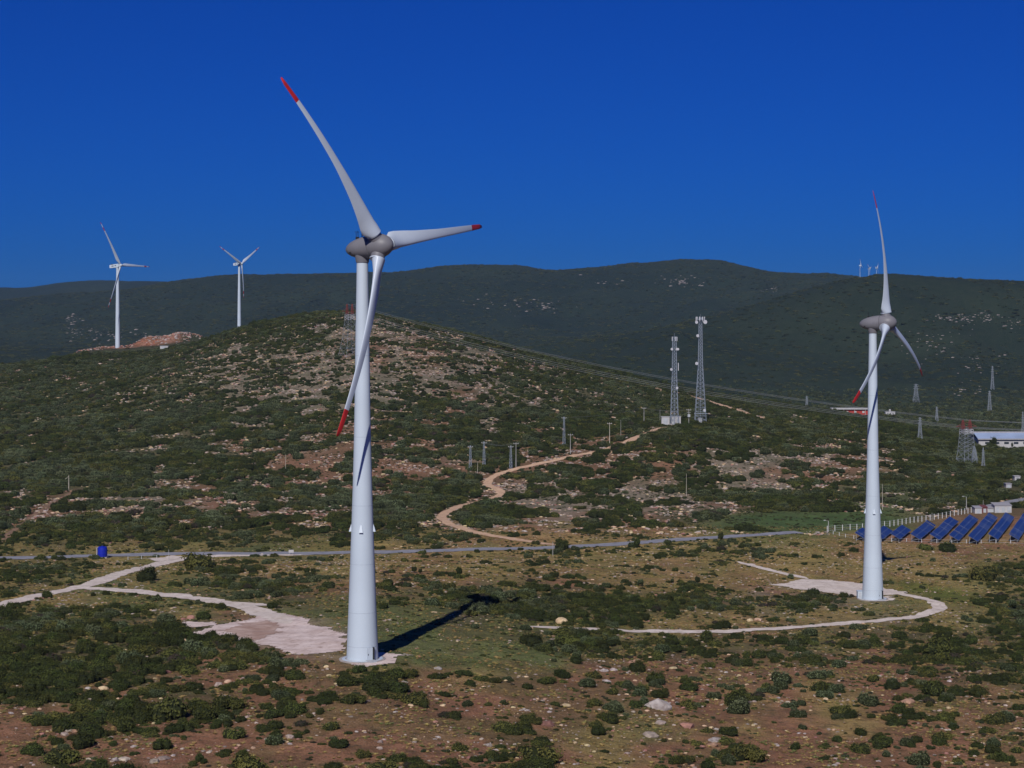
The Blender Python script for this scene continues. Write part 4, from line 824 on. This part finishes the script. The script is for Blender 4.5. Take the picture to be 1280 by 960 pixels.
m = MB(); m.box((0, 0, 1.1), (2.4, 2.0, 2.2)); m.build('housing', M_WHITE, e); m = MB(); m.box((0, 0, 2.28), (2.7, 2.3, .14)); m.build('roof', M_WHITE, e); m = MB(); m.box((-.55, -1.03, 1.0), (.95, .05, 1.8)); m.build('door', M_GALV, e); m = MB(); m.box((.55, -1.03, 1.0), (.95, .05, 1.8)); m.build('door', M_GALV, e)

# ---------------------------------------------------------------- solar field
M_PV = mat('solar_glass', (.021, .036, .118), .3, col2=(.016, .028, .095), scale=.5, spec=.6)
M_FRAME = mat('panel_frame', (.20, .24, .36), .5, var=.1, metal=0)
vrow = Vector((.33, .944, 0)).normalized(); wrow = Vector((vrow.y, -vrow.x, 0))
PW, PL = 3.75/2, 4.85
def pv_mesh():
    m = MB(); t = 2.1/3.75; n = 1
    def P(a, b, h): q = vrow*b+wrow*a; return (q.x, q.y, -a*t+h)
    w, l, f = PW-.03, PL-.06, .05
    m.m = 1; m.add([P(0, 0, 0), P(w, 0, 0), P(w, l, 0), P(0, l, 0), P(0, 0, .07), P(w, 0, .07), P(w, l, .07), P(0, l, .07)], [(0, 3, 2, 1), (4, 5, 6, 7), (0, 1, 5, 4), (1, 2, 6, 5), (2, 3, 7, 6), (3, 0, 4, 7)])
    m.m = 0; nc = 4
    for k in range(nc):
        b0 = f+(l-2*f)*k/nc+.02; b1 = f+(l-2*f)*(k+1)/nc-.02; m.add([P(f, b0, .085), P(w-f, b0, .085), P(w-f, b1, .085), P(f, b1, .085)], [(0, 1, 2, 3)])
    me = bpy.data.meshes.new('solar_panel'); me.from_pydata(m.v, [], m.f); me.materials.append(M_PV); me.materials.append(M_FRAME); me.polygons.foreach_set('material_index', m.mi); me.update(); return me
PV = pv_mesh()
SROWS = [((1068.5, 666), (1076.5, 659), 'shortest row of blue solar panels, seen left of the right turbine tower'), ((1091.5, 667), (1102, 657), 'short row of blue solar panels partly hidden by the right turbine tower'), ((1113, 667), (1128, 655), 'first full solar row right of the turbine tower'),
         ((1138, 667), (1157.5, 649.5), 'second full solar row right of the turbine tower'), ((1162, 668), (1187, 644), 'third full solar row right of the turbine tower'), ((1186, 669), (1212, 642), 'fourth full solar row right of the turbine tower, its far end below the fence corner'),
         ((1210, 670), (1236, 640.5), 'fifth full solar row from the turbine tower, ending below the small white hut'), ((1235, 668), (1257.5, 640), 'sixth full solar row from the turbine tower, ending below the white cabins'), ((1261, 667), (1282, 640), 'solar row cut by the right edge of the picture'), ((1287, 667), (1308, 640), 'solar row just outside the right edge of the picture')]
for (n_, f_, lab) in SROWS:
    gz = ground((n_[0]-640)/F*715, 715); zt = gz+3.2
    D = (CZ-zt)/((n_[1]-400)/F); A0 = Vector(((n_[0]-640)/F*D, D, 0)); D2 = (CZ-zt)/((f_[1]-400)/F); A1 = Vector(((f_[0]-640)/F*D2, D2, 0)); L = (A1-A0).length; nn = max(2, int(round(L/PL)))
    A0.z = ground(A0.x, A0.y); e = empty('solar_row', A0, lab, 'solar panels', 'rows of blue solar panels in the fenced field')
    for k in range(nn):
        c = vrow*(k*PL); q = A0+c+wrow*1.8; dz = ground(q.x, q.y)-A0.z
        for j in range(2): inst('solar_panel', PV, e, loc=(c.x+wrow.x*PW*j, c.y+wrow.y*PW*j, 3.2+dz-2.1/3.75*PW*j))
        if k % 2 == 0 or k == nn-1:
            c2 = c+vrow*.4; m = MB(); a = c2+wrow*.5; b = c2+wrow*3.1; m.bar((a.x, a.y, -.4), (a.x, a.y, 2.9+dz), .07); m.bar((b.x, b.y, -.4), (b.x, b.y, 1.45+dz), .07); m.bar((a.x, a.y, .5+dz), (b.x, b.y, 1.4+dz), .05); m.build('support', M_GALV, e)
# fence of white posts
M_FPOST = mat('fence_white', (.62, .62, .62), .7, var=.2)
def fence(pts, step, hgt, label, rails=3, wpost=.22):
    P = [hit(*p) for p in pts]; W = resample_lin(P, step); e = empty('fence', (W[0][0], W[0][1], ground(*W[0])), label, 'fence'); o = Vector(e.location)
    b = MB(); b.box((0, 0, hgt/2-.2), (wpost, wpost, hgt+.4)); me = bpy.data.meshes.new('post'); me.from_pydata(b.v, [], b.f); me.materials.append(M_FPOST); me.update()
    for x, y in W: inst('post', me, e, loc=(x-o.x, y-o.y, ground(x, y)-o.z))
    for r in range(rails):
        b = MB(); z = hgt*(.25+.65*r/max(1, rails-1))
        for (x0, y0), (x1, y1) in zip(W[:-1], W[1:]): b.bar((x0-o.x, y0-o.y, ground(x0, y0)-o.z+z), (x1-o.x, y1-o.y, ground(x1, y1)-o.z+z), .035)
        b.build('rail', M_GALV, e)
def resample_lin(P, step):
    P = np.array([tuple(p)[:2] for p in P]); s = np.concatenate([[0], np.cumsum(np.hypot(*np.diff(P, axis=0).T))]); q = np.linspace(0, s[-1], max(2, int(s[-1]/step)))
    return list(zip(np.interp(q, s, P[:, 0]), np.interp(q, s, P[:, 1])))
fence([(1034, 665), (1068, 662.5), (1112, 658.5), (1153, 652), (1197, 644), (1222, 639.5)], 3.3, 2.5, 'fence of white posts running along the far side of the solar field')
fence([(1034, 666), (1062, 673), (1110, 677), (1180, 679), (1300, 680)], 5.2, 1.4, 'low fence of pale posts along the near side of the solar field', 2, .16)
fence([(160, 700), (178, 699), (196, 698.5)], 3.0, 1.3, 'short low railing beside the track junction near the blue tank', 2, .12)

# ---------------------------------------------------------------- buildings
M_WALL = mat('white_render', (.45, .44, .44), .8, var=.15, scale=.4); M_ROOFW = mat('pale_blue_roof', (.32, .40, .56), .5, var=.15, scale=.1); M_REDW = mat('red_cladding', (.42, .045, .025), .6, var=.25, scale=.1); M_BROWN = mat('brown_roof', (.16, .05, .05), .8, var=.2); M_WIN = mat('dark_glass', (.03, .04, .05), .2, var=.2); M_GREYR = mat('grey_roof', (.34, .33, .35), .7, var=.2)
def at(px, D): x = (px-640)/F*D; return Vector((x, D, ground(x, D)))
def slope_roof(m, x0, x1, y0, y1, z0, z1, th=.2): m.add([(x0, y0, z0), (x1, y0, z0), (x1, y1, z1), (x0, y1, z1), (x0, y0, z0+th), (x1, y0, z0+th), (x1, y1, z1+th), (x0, y1, z1+th)], [(0, 3, 2, 1), (4, 5, 6, 7), (0, 1, 5, 4), (1, 2, 6, 5), (2, 3, 7, 6), (3, 0, 4, 7)])
# the long hall at the right edge
p = hit(1242, 558); D = p.y; e = empty('long_hall', p, 'long hall with pale blue white roof at the right edge of the valley', 'building'); s = D/F
m = MB(); m.box((35, 14, 2.0), (90, 26, 6.6)); m.build('wall', M_WALL, e)
m = MB(); slope_roof(m, -11, 81, -.2, 12, 5.4, 8.6); m.build('roof', M_ROOFW, e)
m = MB(); slope_roof(m, -11, 81, 12.05, 29, 8.6, 5.2); m.build('roof', M_ROOFW, e)
m = MB(); m.box((35, -.35, 5.0), (92, .3, .7)); m.build('gutter', M_GREYR, e)
m = MB(); m.box((33, 12, 9.1), (93, .8, .9)); m.build('ridge_cap', M_GREYR, e)
for k in range(12): m = MB(); m.box((-4+k*6.6, .94, 2.3), (3.2, .12, 1.4)); m.build('window', M_WIN, e)
# red building in the valley
p = hit(1040, 520, 1600); s = p.y/F; e = empty('red_building', p, 'long low red building with white flat roof in the valley left of the right turbine', 'building'); L = 56*s; H_ = 8.0*s; e.location.z += 1.2
m = MB(); m.box((L*.62, 5, H_*.45), (L*.76, 10, H_*.9)); m.build('wall', M_REDW, e)
m = MB(); m.box((L*.5, 4.5, H_*.96), (L*1.02, 13, H_*.2)); m.build('roof', M_WALL, e)
m = MB(); m.box((L*.12, 8, H_*.4), (L*.22, 4, H_*.8)); m.build('side_wall', M_GREYR, e)
for k in range(4): m = MB(); m.box((L*(.34+k*.18), -.08, H_*.45), (L*.05, .1, H_*.3)); m.build('window', M_WALL, e)
for k in range(5): m = MB(); m.bar((L*.02+k*L*.24, -1.6, 0), (L*.02+k*L*.24, -1.6, H_*.85), .25); m.build('column', M_WALL, e)
p = hit(1113, 519, 1600); s = p.y/F; e = empty('white_house', p, 'small white house with a round tank on its roof right of the right turbine tower', 'building'); m = MB(); m.box((0, 3, 1.9), (12*s, 6, 4)); m.build('wall', M_WALL, e)
m = MB(); m.box((0, 3, 4.05), (12.6*s, 6.6, .3)); m.build('roof', M_WALL, e); m = MB(); m.lathe([(4.2, 1.2), (6.2, 1.3), (6.8, .5)], 14, c=(0, 3, 0)); m.build('roof_tank', M_WALL, e, smooth=True)
for xx in (-3, 0, 3): m = MB(); m.box((xx, -.03, 1.9), (1.1, .08, 1.2)); m.build('window', M_WIN, e)
def cabin(px, py, wpx, h, dep, label, roofm, wallm=None, doors=0, name='hut', rz=0, lean=0):
    p = hit(px, py); s = p.y/F; w_ = wpx*s; e = empty(name, p, label, 'building', rz=rz); m = MB(); m.box((0, dep/2, h/2-.3), (w_, dep, h+.6)); m.build('wall', wallm or M_WALL, e)
    m = MB(); slope_roof(m, -w_/2-.25, w_/2+.25, -.3, dep+.3, h+.06, h+.06+lean, .16); m.build('roof', roofm, e)
    for k in range(doors): m = MB(); m.box((-w_/2+w_*(k+.5)/doors, -.04, h*.42), (w_/doors*.55, .06, h*.75)); m.build('door', M_GALV, e)
    return e
cabin(1223, 642, 8.5, 2.4, 5, 'small white hut at the corner of the solar field fence', M_GREYR, doors=1, lean=.4)
cabin(1231, 641, 6.5, 2.3, 5, 'dark brown hut with brownish red roof right of the small white hut', M_BROWN, M_BROWN, doors=1, lean=.5)
cabin(1239, 640.5, 10, 1.7, 5, 'low white shed with grey roof between brown hut and white cabins', M_GREYR, doors=1, lean=.4)
cabin(1254, 641, 21, 3.1, 6, 'white cabin block with three pale doors at the end of the solar rows', M_GREYR, doors=3, lean=.7)
cabin(1272, 560+42, 7, 2.6, 4, 'small whitish farm hut in the scrub near the right edge', M_WALL, doors=1)
cabin(1261, 610, 7, 2.0, 4, 'small grey roofed shed in the scrub left of the whitish farm hut', M_GREYR, M_GREYR, doors=1)
cabin(205, 436.5, 10, 3.0, 5, 'tiny white cabin at the foot of the quarried mound', M_WALL, doors=1)
# equipment cabinets at the radio masts
cabin(832, 531, 10, 4.6, 4, 'left white equipment container at the foot of the slimmer mast', M_WALL, doors=1, name='container')
cabin(845, 531, 12, 4.8, 4, 'right white equipment container at the foot of the slimmer mast', M_WALL, doors=2, name='container')
cabin(875, 530, 5, 3.2, 3, 'small white equipment box between the legs of the taller mast', M_WALL, doors=1, name='container')
# blue tank on a stand by the road
M_BLUE = mat('blue_plastic', (.008, .020, .36), .5, var=.15, scale=.5)
p = hit(128, 697.5); e = empty('water_tank', p, 'bright blue cylindrical water tank beside the road at left', 'water tank')
m = MB(); m.lathe([(.5, 1.55), (.6, 1.68), (1.5, 1.68), (1.55, 1.74), (1.7, 1.74), (1.75, 1.68), (2.7, 1.68), (2.75, 1.74), (2.9, 1.74), (2.95, 1.68), (3.75, 1.62), (4.0, 1.3), (4.1, .4)], 28); m.build('tank', M_BLUE, e, smooth=True)
m = MB(); m.lathe([(4.05, .42), (4.25, .42)], 16); m.build('lid', M_BLUE, e); m = MB(); m.box((0, 0, .2), (3.8, 3.8, .5)); m.build('plinth', M_CONC, e); m = MB(); m.bar((-1.85, -.6, .2), (-1.85, -.6, 3.8), .14, 6); m.bar((-1.85, -.6, 3.7), (-1.3, -.2, 3.9), .1, 6); m.build('pipe', M_WALL, e)

# ---------------------------------------------------------------- masts, pylons and poles
M_MAST = mat('mast_steel', (.26, .30, .37), .5, var=.15, scale=.2); M_PYL = mat('pylon_steel', (.26, .29, .33), .6, var=.2, scale=.2); M_PRED = mat('pylon_red', (.21, .055, .045), .6, var=.2, scale=.2); M_POLE = mat('pole_grey', (.38, .37, .36), .8, var=.2, scale=.4); M_POLEW = mat('pole_pale', (.50, .45, .38), .8, var=.2, scale=.4); M_ANT = mat('antenna_white', (.50, .50, .53), .5, var=.1)
def lattice(mb, z0, z1, w0, w1, n, r, rb, cen=(0, 0)):
    cs = [(-1, -1), (1, -1), (1, 1), (-1, 1)]
    P = [[(cen[0]+sx*(w0+(w1-w0)*k/n)/2, cen[1]+sy*(w0+(w1-w0)*k/n)/2, z0+(z1-z0)*k/n) for (sx, sy) in cs] for k in range(n+1)]
    for c in range(4): mb.bar(P[0][c], P[n][c], r)
    for k in range(n):
        for c in range(4):
            d = (c+1) % 4; mb.bar(P[k][c], P[k+1][d], rb); mb.bar(P[k][d], P[k+1][c], rb); mb.bar(P[k+1][c], P[k+1][d], rb)
def comm_mast(px, py, hpx, wb, wt, label, seed, bend=None):
    p = hit(px, py); h = hpx/F*p.y; e = empty('radio_mast', p, label, 'radio mast'); rg = random.Random(seed)
    m = MB(); k = .12; nb = int(h*.6/2.6); lattice(m, 0, h*.55, wb, wb+(wt-wb)*.8, nb//1, k, k*.55); m.build('lower_lattice', M_MAST, e)
    m = MB(); lattice(m, h*.55+.05, h, wb+(wt-wb)*.8, wt, int(h*.45/1.9), k*.85, k*.5); m.build('upper_lattice', M_MAST, e)
    m = MB(); m.bar((0, -wt*.2, .5), (0, -wt*.2, h), .12); m.build('cable_ladder', M_MAST, e)
    m = MB(); m.bar((0, 0, h), (0, 0, h+2.2), .07); m.build('lightning_rod', M_MAST, e)
    for c in ((-1, -1), (1, -1), (1, 1), (-1, 1)): m = MB(); m.box((c[0]*wb/2, c[1]*wb/2, .1), (1.1, 1.1, 1.0)); m.build('footing', M_CONC, e)
    return e, h
def dish(e, x, y, z, r, ang=0):
    m = MB(); m.lathe([(-.15, r*.2), (0, r*.9), (.25, r), (.6, r)], 16, 'x'); o = m.build('dish_antenna', M_ANT, e, smooth=True); o.location = (x, y, z); o.rotation_euler = (0, 0, ang)
def panelant(e, x, y, z, h): m = MB(); m.box((x, y, z), (.4, .25, h)); m.build('panel_antenna', M_ANT, e)
e, h = comm_mast(843, 531, 110, 4.6, 2.2, 'slimmer grey lattice radio mast behind two white containers on the ridge', 1)
for a in range(5): q = a/5*6.28; panelant(e, math.cos(q)*1.5, math.sin(q)*1.5, h-1.2, 2.4)
for (dx, z) in ((-1.7, h*.86), (1.8, h*.86), (1.2, h*.86), (-2.0, h*.63), (1.3, h*.42)): dish(e, dx, -1.2, z, .75, R(-80))
panelant(e, 2.2, -.8, h*.66, 4.5)
e, h = comm_mast(875.5, 530, 133, 6.8, 1.6, 'taller tapered grey lattice radio mast with antenna head on the ridge', 2)
m = MB(); m.box((0, 0, h-1.3), (4.6, 4.6, .2)); m.bar((-2.4, -2.4, h-.3), (2.4, -2.4, h-.3), .08); m.bar((-2.4, -2.4, h-.3), (-2.4, 2.4, h-.3), .08); m.bar((2.4, -2.4, h-.3), (2.4, 2.4, h-.3), .08); m.build('platform', M_MAST, e)
for a in range(9): q = a/9*6.28+.3; panelant(e, math.cos(q)*2.6, math.sin(q)*2.6, h-.9, 2.8)
for (dx, z, r_) in ((-1.9, h*.83, .9), (-2.5, h*.57, .95), (2.2, h*.13, .9), (-2.6, h-2.8, .9), (2.6, h-2.6, 1.2)): dish(e, dx, -1.6, z, r_, R(-80))
m = MB(); m.box((0, -3.5, h*.10), (8.2, .3, .3)); m.build('cross_frame', M_MAST, e)

def pylon(px, py, hpx, wb, label, red=False, thick=.16, D=None, arms=3, armw=.5, rz=0, mtl=None, wt=None):
    p = hit(px, py) if D is None else at(px, D); h = hpx/F*p.y; e = empty('power_pylon', p, label, 'pylon', rz=rz); M_ = mtl or M_PYL; wb = wb/F*p.y; wt = (wt/F*p.y) if wt else wb*.42; th = thick
    m = MB(); lattice(m, -.3, h*.34, wb, wb+(wt-wb)*.62, 2, th, th*.6); m.build('leg_section', M_, e)
    m = MB(); lattice(m, h*.342, h*.70, wb+(wt-wb)*.62, wt, 4, th*.9, th*.55); m.build('body_section', M_, e)
    if red:
        m = MB(); lattice(m, h*.702, h*.80, wt, wt, 2, th*1.1, th*.9); m.build('white_band', M_ANT, e)
        for sx in (-1, 1): m = MB(); lattice(m, h*.802, h, wt*.32, wt*.12, 3, th, th*.8, (sx*wt*.42, 0)); m.build('red_horn', M_PRED, e)
        m = MB(); m.bar((-wt*1.25, 0, h*.86), (wt*1.25, 0, h*.86), th*1.3); m.bar((-wt*.6, 0, h*.94), (wt*.6, 0, h*.94), th); m.bar((-wt*1.25, 0, h*.86), (-wt*.45, 0, h*.93), th); m.bar((wt*1.25, 0, h*.86), (wt*.45, 0, h*.93), th); m.build('crossarm', M_PRED, e)
        ends = [(-wt*1.2, 0, h*.84), (0, 0, h*.84), (wt*1.2, 0, h*.84), (-wt*.45, 0, h), (wt*.45, 0, h)]
    else:
        m = MB(); lattice(m, h*.702, h*.98, wt, wt*.35, 3, th*.8, th*.5); m.build('top_section', M_, e); ends = []
        for k in range(arms):
            z = h*(.74+.1*k); a = wb*armw*(1-.12*k); m = MB(); m.bar((-a, 0, z), (a, 0, z), th*.8); m.bar((-a, 0, z), (0, 0, z+h*.035), th*.6); m.bar((a, 0, z), (0, 0, z+h*.035), th*.6); m.build('crossarm', M_, e); ends += [(-a, 0, z-.4), (a, 0, z-.4)]
    M4 = Matrix.Translation(p) @ Matrix.Rotation(rz, 4, 'Z')
    return e, [M4 @ Vector(q) for q in ends]
eA, endA = pylon(437, 446, 66, 21, 'hilltop pylon with reddish top seen close left of the near turbine tower', red=True, rz=R(35), thick=.10)
eB, endB = pylon(1208, 583, 58, 20, 'large steel lattice pylon with red and white top near the right edge', red=True, thick=.125, rz=R(20), wt=12)
pylon(1218, 580, 22, 9, 'short lattice stub tower standing close right behind the large red topped pylon', thick=.12, arms=0)
pylon(1150, 552, 31, 6, 'slim pylon in the dark valley wood halfway between right turbine and red topped pylon', thick=.11)
pylon(1145, 503.5, 24, 8, 'pale pylon on a light pad at the foot of the far slope', thick=.2)
pylon(1008.5, 512.5, 16, 4, 'small faint pylon left of the long red building', thick=.16, D=2300)
pylon(1171, 528, 20, 4, 'thin faint pylon in the olive groves left of the large pylon', thick=.15)
pylon(1237, 515, 27, 5, 'tall narrow pylon at the foot of the slope above the hall', thick=.2)
pylon(1240.5, 487, 30, 4, 'farthest thin pylon part way up the mountain slope at right', thick=.22)
pylon(1229, 584, 25, 4, 'narrow greenish pylon in the scrub right of the large red topped pylon', thick=.09, arms=2)
pylon(1278.5, 545, 31, 3.5, 'pylon at the very right edge in front of the hall', thick=.12)
M_WIRE = mat('wire', (.20, .21, .23), .5, var=.1)
def wires(ends0, ends1, sag, name, label, r=.07):
    e = empty(name, ends0[0], label, 'power line'); o = Vector(e.location)
    for a, b in zip(ends0, ends1):
        m = MB(); n = 22; q = [a.lerp(b, k/n)-Vector((0, 0, 4*sag*(k/n)*(1-k/n))) for k in range(n+1)]
        for u_, v_ in zip(q[:-1], q[1:]): m.bar(u_-o, v_-o, r, 3)
        m.build('wire', M_WIRE, e)
off = [Vector((0, 0, 0)), Vector((0, 0, -2.2))]
E0 = [p_+d for p_ in endA for d in off[:1]]; E1 = [p_+d for p_ in endB for d in off[:1]]
wires(E0, E1, 9, 'power_line', 'bundle of overhead wires running from the hilltop pylon down to the red topped pylon')
wires(endB, [p_+Vector((230, 60, 4)) for p_ in endB], 5, 'power_line', 'overhead wires leaving the red topped pylon over the right edge')

def pole(px, py, hpx, label, kind='cross', pale=False, lean=0, name='utility_pole'):
    p = hit(px, py); h = hpx/F*p.y; e = empty(name, p, label, 'pole'); M_ = M_POLEW if pale else M_POLE; r = .16 if kind != 'thin' else .09
    if kind == 'lattice': m = MB(); lattice(m, -.3, h, 1.5, .55, 7, .085, .05); m.build('lattice_shaft', M_MAST, e)
    else: m = MB(); m.lathe([(-.3, r*1.3), (h, r*.75)], 10); m.build('shaft', M_, e, smooth=True)
    if kind in ('cross', 'lattice', 'transformer'):
        m = MB(); m.box((0, 0, h-.7), (2.6, .2, .2)); m.build('crossarm', M_, e)
        for x_ in (-1.15, 0, 1.15): m = MB(); m.lathe([(h-.6, .07), (h-.5, .13), (h-.3, .13), (h-.2, .05)], 8, c=(x_, 0, 0)); m.build('insulator', M_ANT, e)
    if kind == 'transformer': m = MB(); m.box((0, -.7, h*.62), (1.5, 1.0, 1.6)); m.build('transformer', M_GALV, e); m = MB(); m.box((0, -.3, h*.8), (2.2, .2, .2)); m.build('crossarm', M_, e)
    if kind == 'lamp': m = MB(); m.bar((0, 0, h-.1), (-1.4, -.3, h+.25), .06); m.build('arm', M_, e); m = MB(); m.box((-1.6, -.35, h+.25), (.8, .35, .18)); m.build('lamp_head', M_ANT, e)
    if kind == 'stay': m = MB(); m.bar((0, 0, h*.95), (-1.7, 0, h*.75), .08); m.build('strut', M_, e)
    return e, p+Vector((0, 0, h-.2))
PO = {}
for key, a in {
 'a': (705, 559, 38, 'tallest grey pole on the hillside above the dirt track', 'lattice'), 'b': (713, 568, 26, 'slim pole just right of and below the tallest hillside pole', 'cross'),
 'c': (762, 556, 28, 'pale pole close to the dirt track left of the masts', 'cross', True), 'd': (776, 549, 24, 'thin pole behind the pale one by the dirt track', 'thin'),
 'e': (588, 588, 31, 'faint lattice pole, leftmost of the hillside cluster', 'lattice'), 'f': (605, 583, 31, 'bright lattice pole, second of the hillside cluster', 'lattice'),
 'g': (597, 596, 19, 'short pale post in front of the hillside pole cluster', 'thin', True), 'h': (638.5, 586, 29, 'lattice pole, left one of the pair by the dirt track bend', 'lattice'), 'i': (645, 584, 31, 'pole with wide crossarm, right one of the pair by the dirt track bend', 'cross'),
 'j': (805, 531, 22, 'pole beside red earth left of the white containers', 'cross'), 'k': (825, 529, 17, 'thin pole touching the left container at the masts', 'thin'), 'l': (861, 533, 22, 'pole carrying a transformer between the two radio masts', 'transformer'),
 'm': (357, 590, 22, 'lone pale post on the hillside left of the near turbine', 'thin', True), 'n': (86, 614, 20, 'lone pale post with slanted strut on the left hillside', 'stay', True),
 'o': (858, 620, 28, 'thin pale post on the slope below the masts', 'thin', True), 'p': (1103, 637, 32, 'thin pole right behind the right turbine tower', 'thin', True),
 'q': (691, 695, 18, 'dark thin post at the roadside by the dirt track mouth', 'thin'), 'r': (211, 702, 15, 'thin post by the track junction at left', 'thin'),
 's': (1208, 637, 16, 'lamp post at the fence corner left of the white hut', 'lamp'), 't': (1035.5, 665, 14, 'lamp post at the left end of the solar field fence', 'lamp'), 'u': (1229, 638, 13, 'thin pole behind the brown hut', 'thin'), 'v': (1165, 651, 10, 'thin post on the green field behind the fence', 'thin')}.items(): PO[key] = pole(*a)
def line(keys, label):
    ends = [PO[k][1] for k in keys]; e = empty('power_line', ends[0], label, 'power line'); o = Vector(e.location)
    for a, b in zip(ends[:-1], ends[1:]):
        for dx in (-1.15, 1.15):
            m = MB(); q = [a.lerp(b, k/10)+Vector((dx, 0, -1.5*4*(k/10)*(1-k/10))) for k in range(11)]
            for u_, v_ in zip(q[:-1], q[1:]): m.bar(u_-o, v_-o, .025, 3)
            m.build('wire', M_WIRE, e)
line('fiajl', 'thin overhead wires linking the hillside poles up to the radio masts')
# small roadside sign
p = hit(364, 693.5); e = empty('road_sign', p, 'small white board at the roadside left of the near turbine', 'sign'); m = MB(); m.bar((-.6, 0, -.2), (-.6, 0, 1.3), .06); m.bar((.6, 0, -.2), (.6, 0, 1.3), .06); m.build('post', M_GALV, e); m = MB(); m.box((0, -.08, 1.3), (1.8, .06, 1.0)); m.build('board', M_WALL, e)

# ---------------------------------------------------------------- the air
HZ = (.33, .57, 1.0); m = bpy.data.materials.new('haze'); m.use_nodes = True; t = m.node_tree; t.nodes.clear(); pv = t.nodes.new('ShaderNodeVolumePrincipled'); pv.inputs['Color'].default_value = (*HZ, 1); pv.inputs['Density'].default_value = 2.2e-5; pv.inputs['Anisotropy'].default_value = 0
oo = t.nodes.new('ShaderNodeOutputMaterial'); t.links.new(pv.outputs[0], oo.inputs['Volume'])
zmin = float(HT.min())-1; zmax = float(HT.max())+25
b = MB(); b.box((0, 4600, (zmin+zmax)/2), (19600, 9600, zmax-zmin)); hz = b.build('haze', m); tag(hz, kind='stuff')
print('objects', len(sc.objects), 'zmin', zmin, 'zmax', zmax)
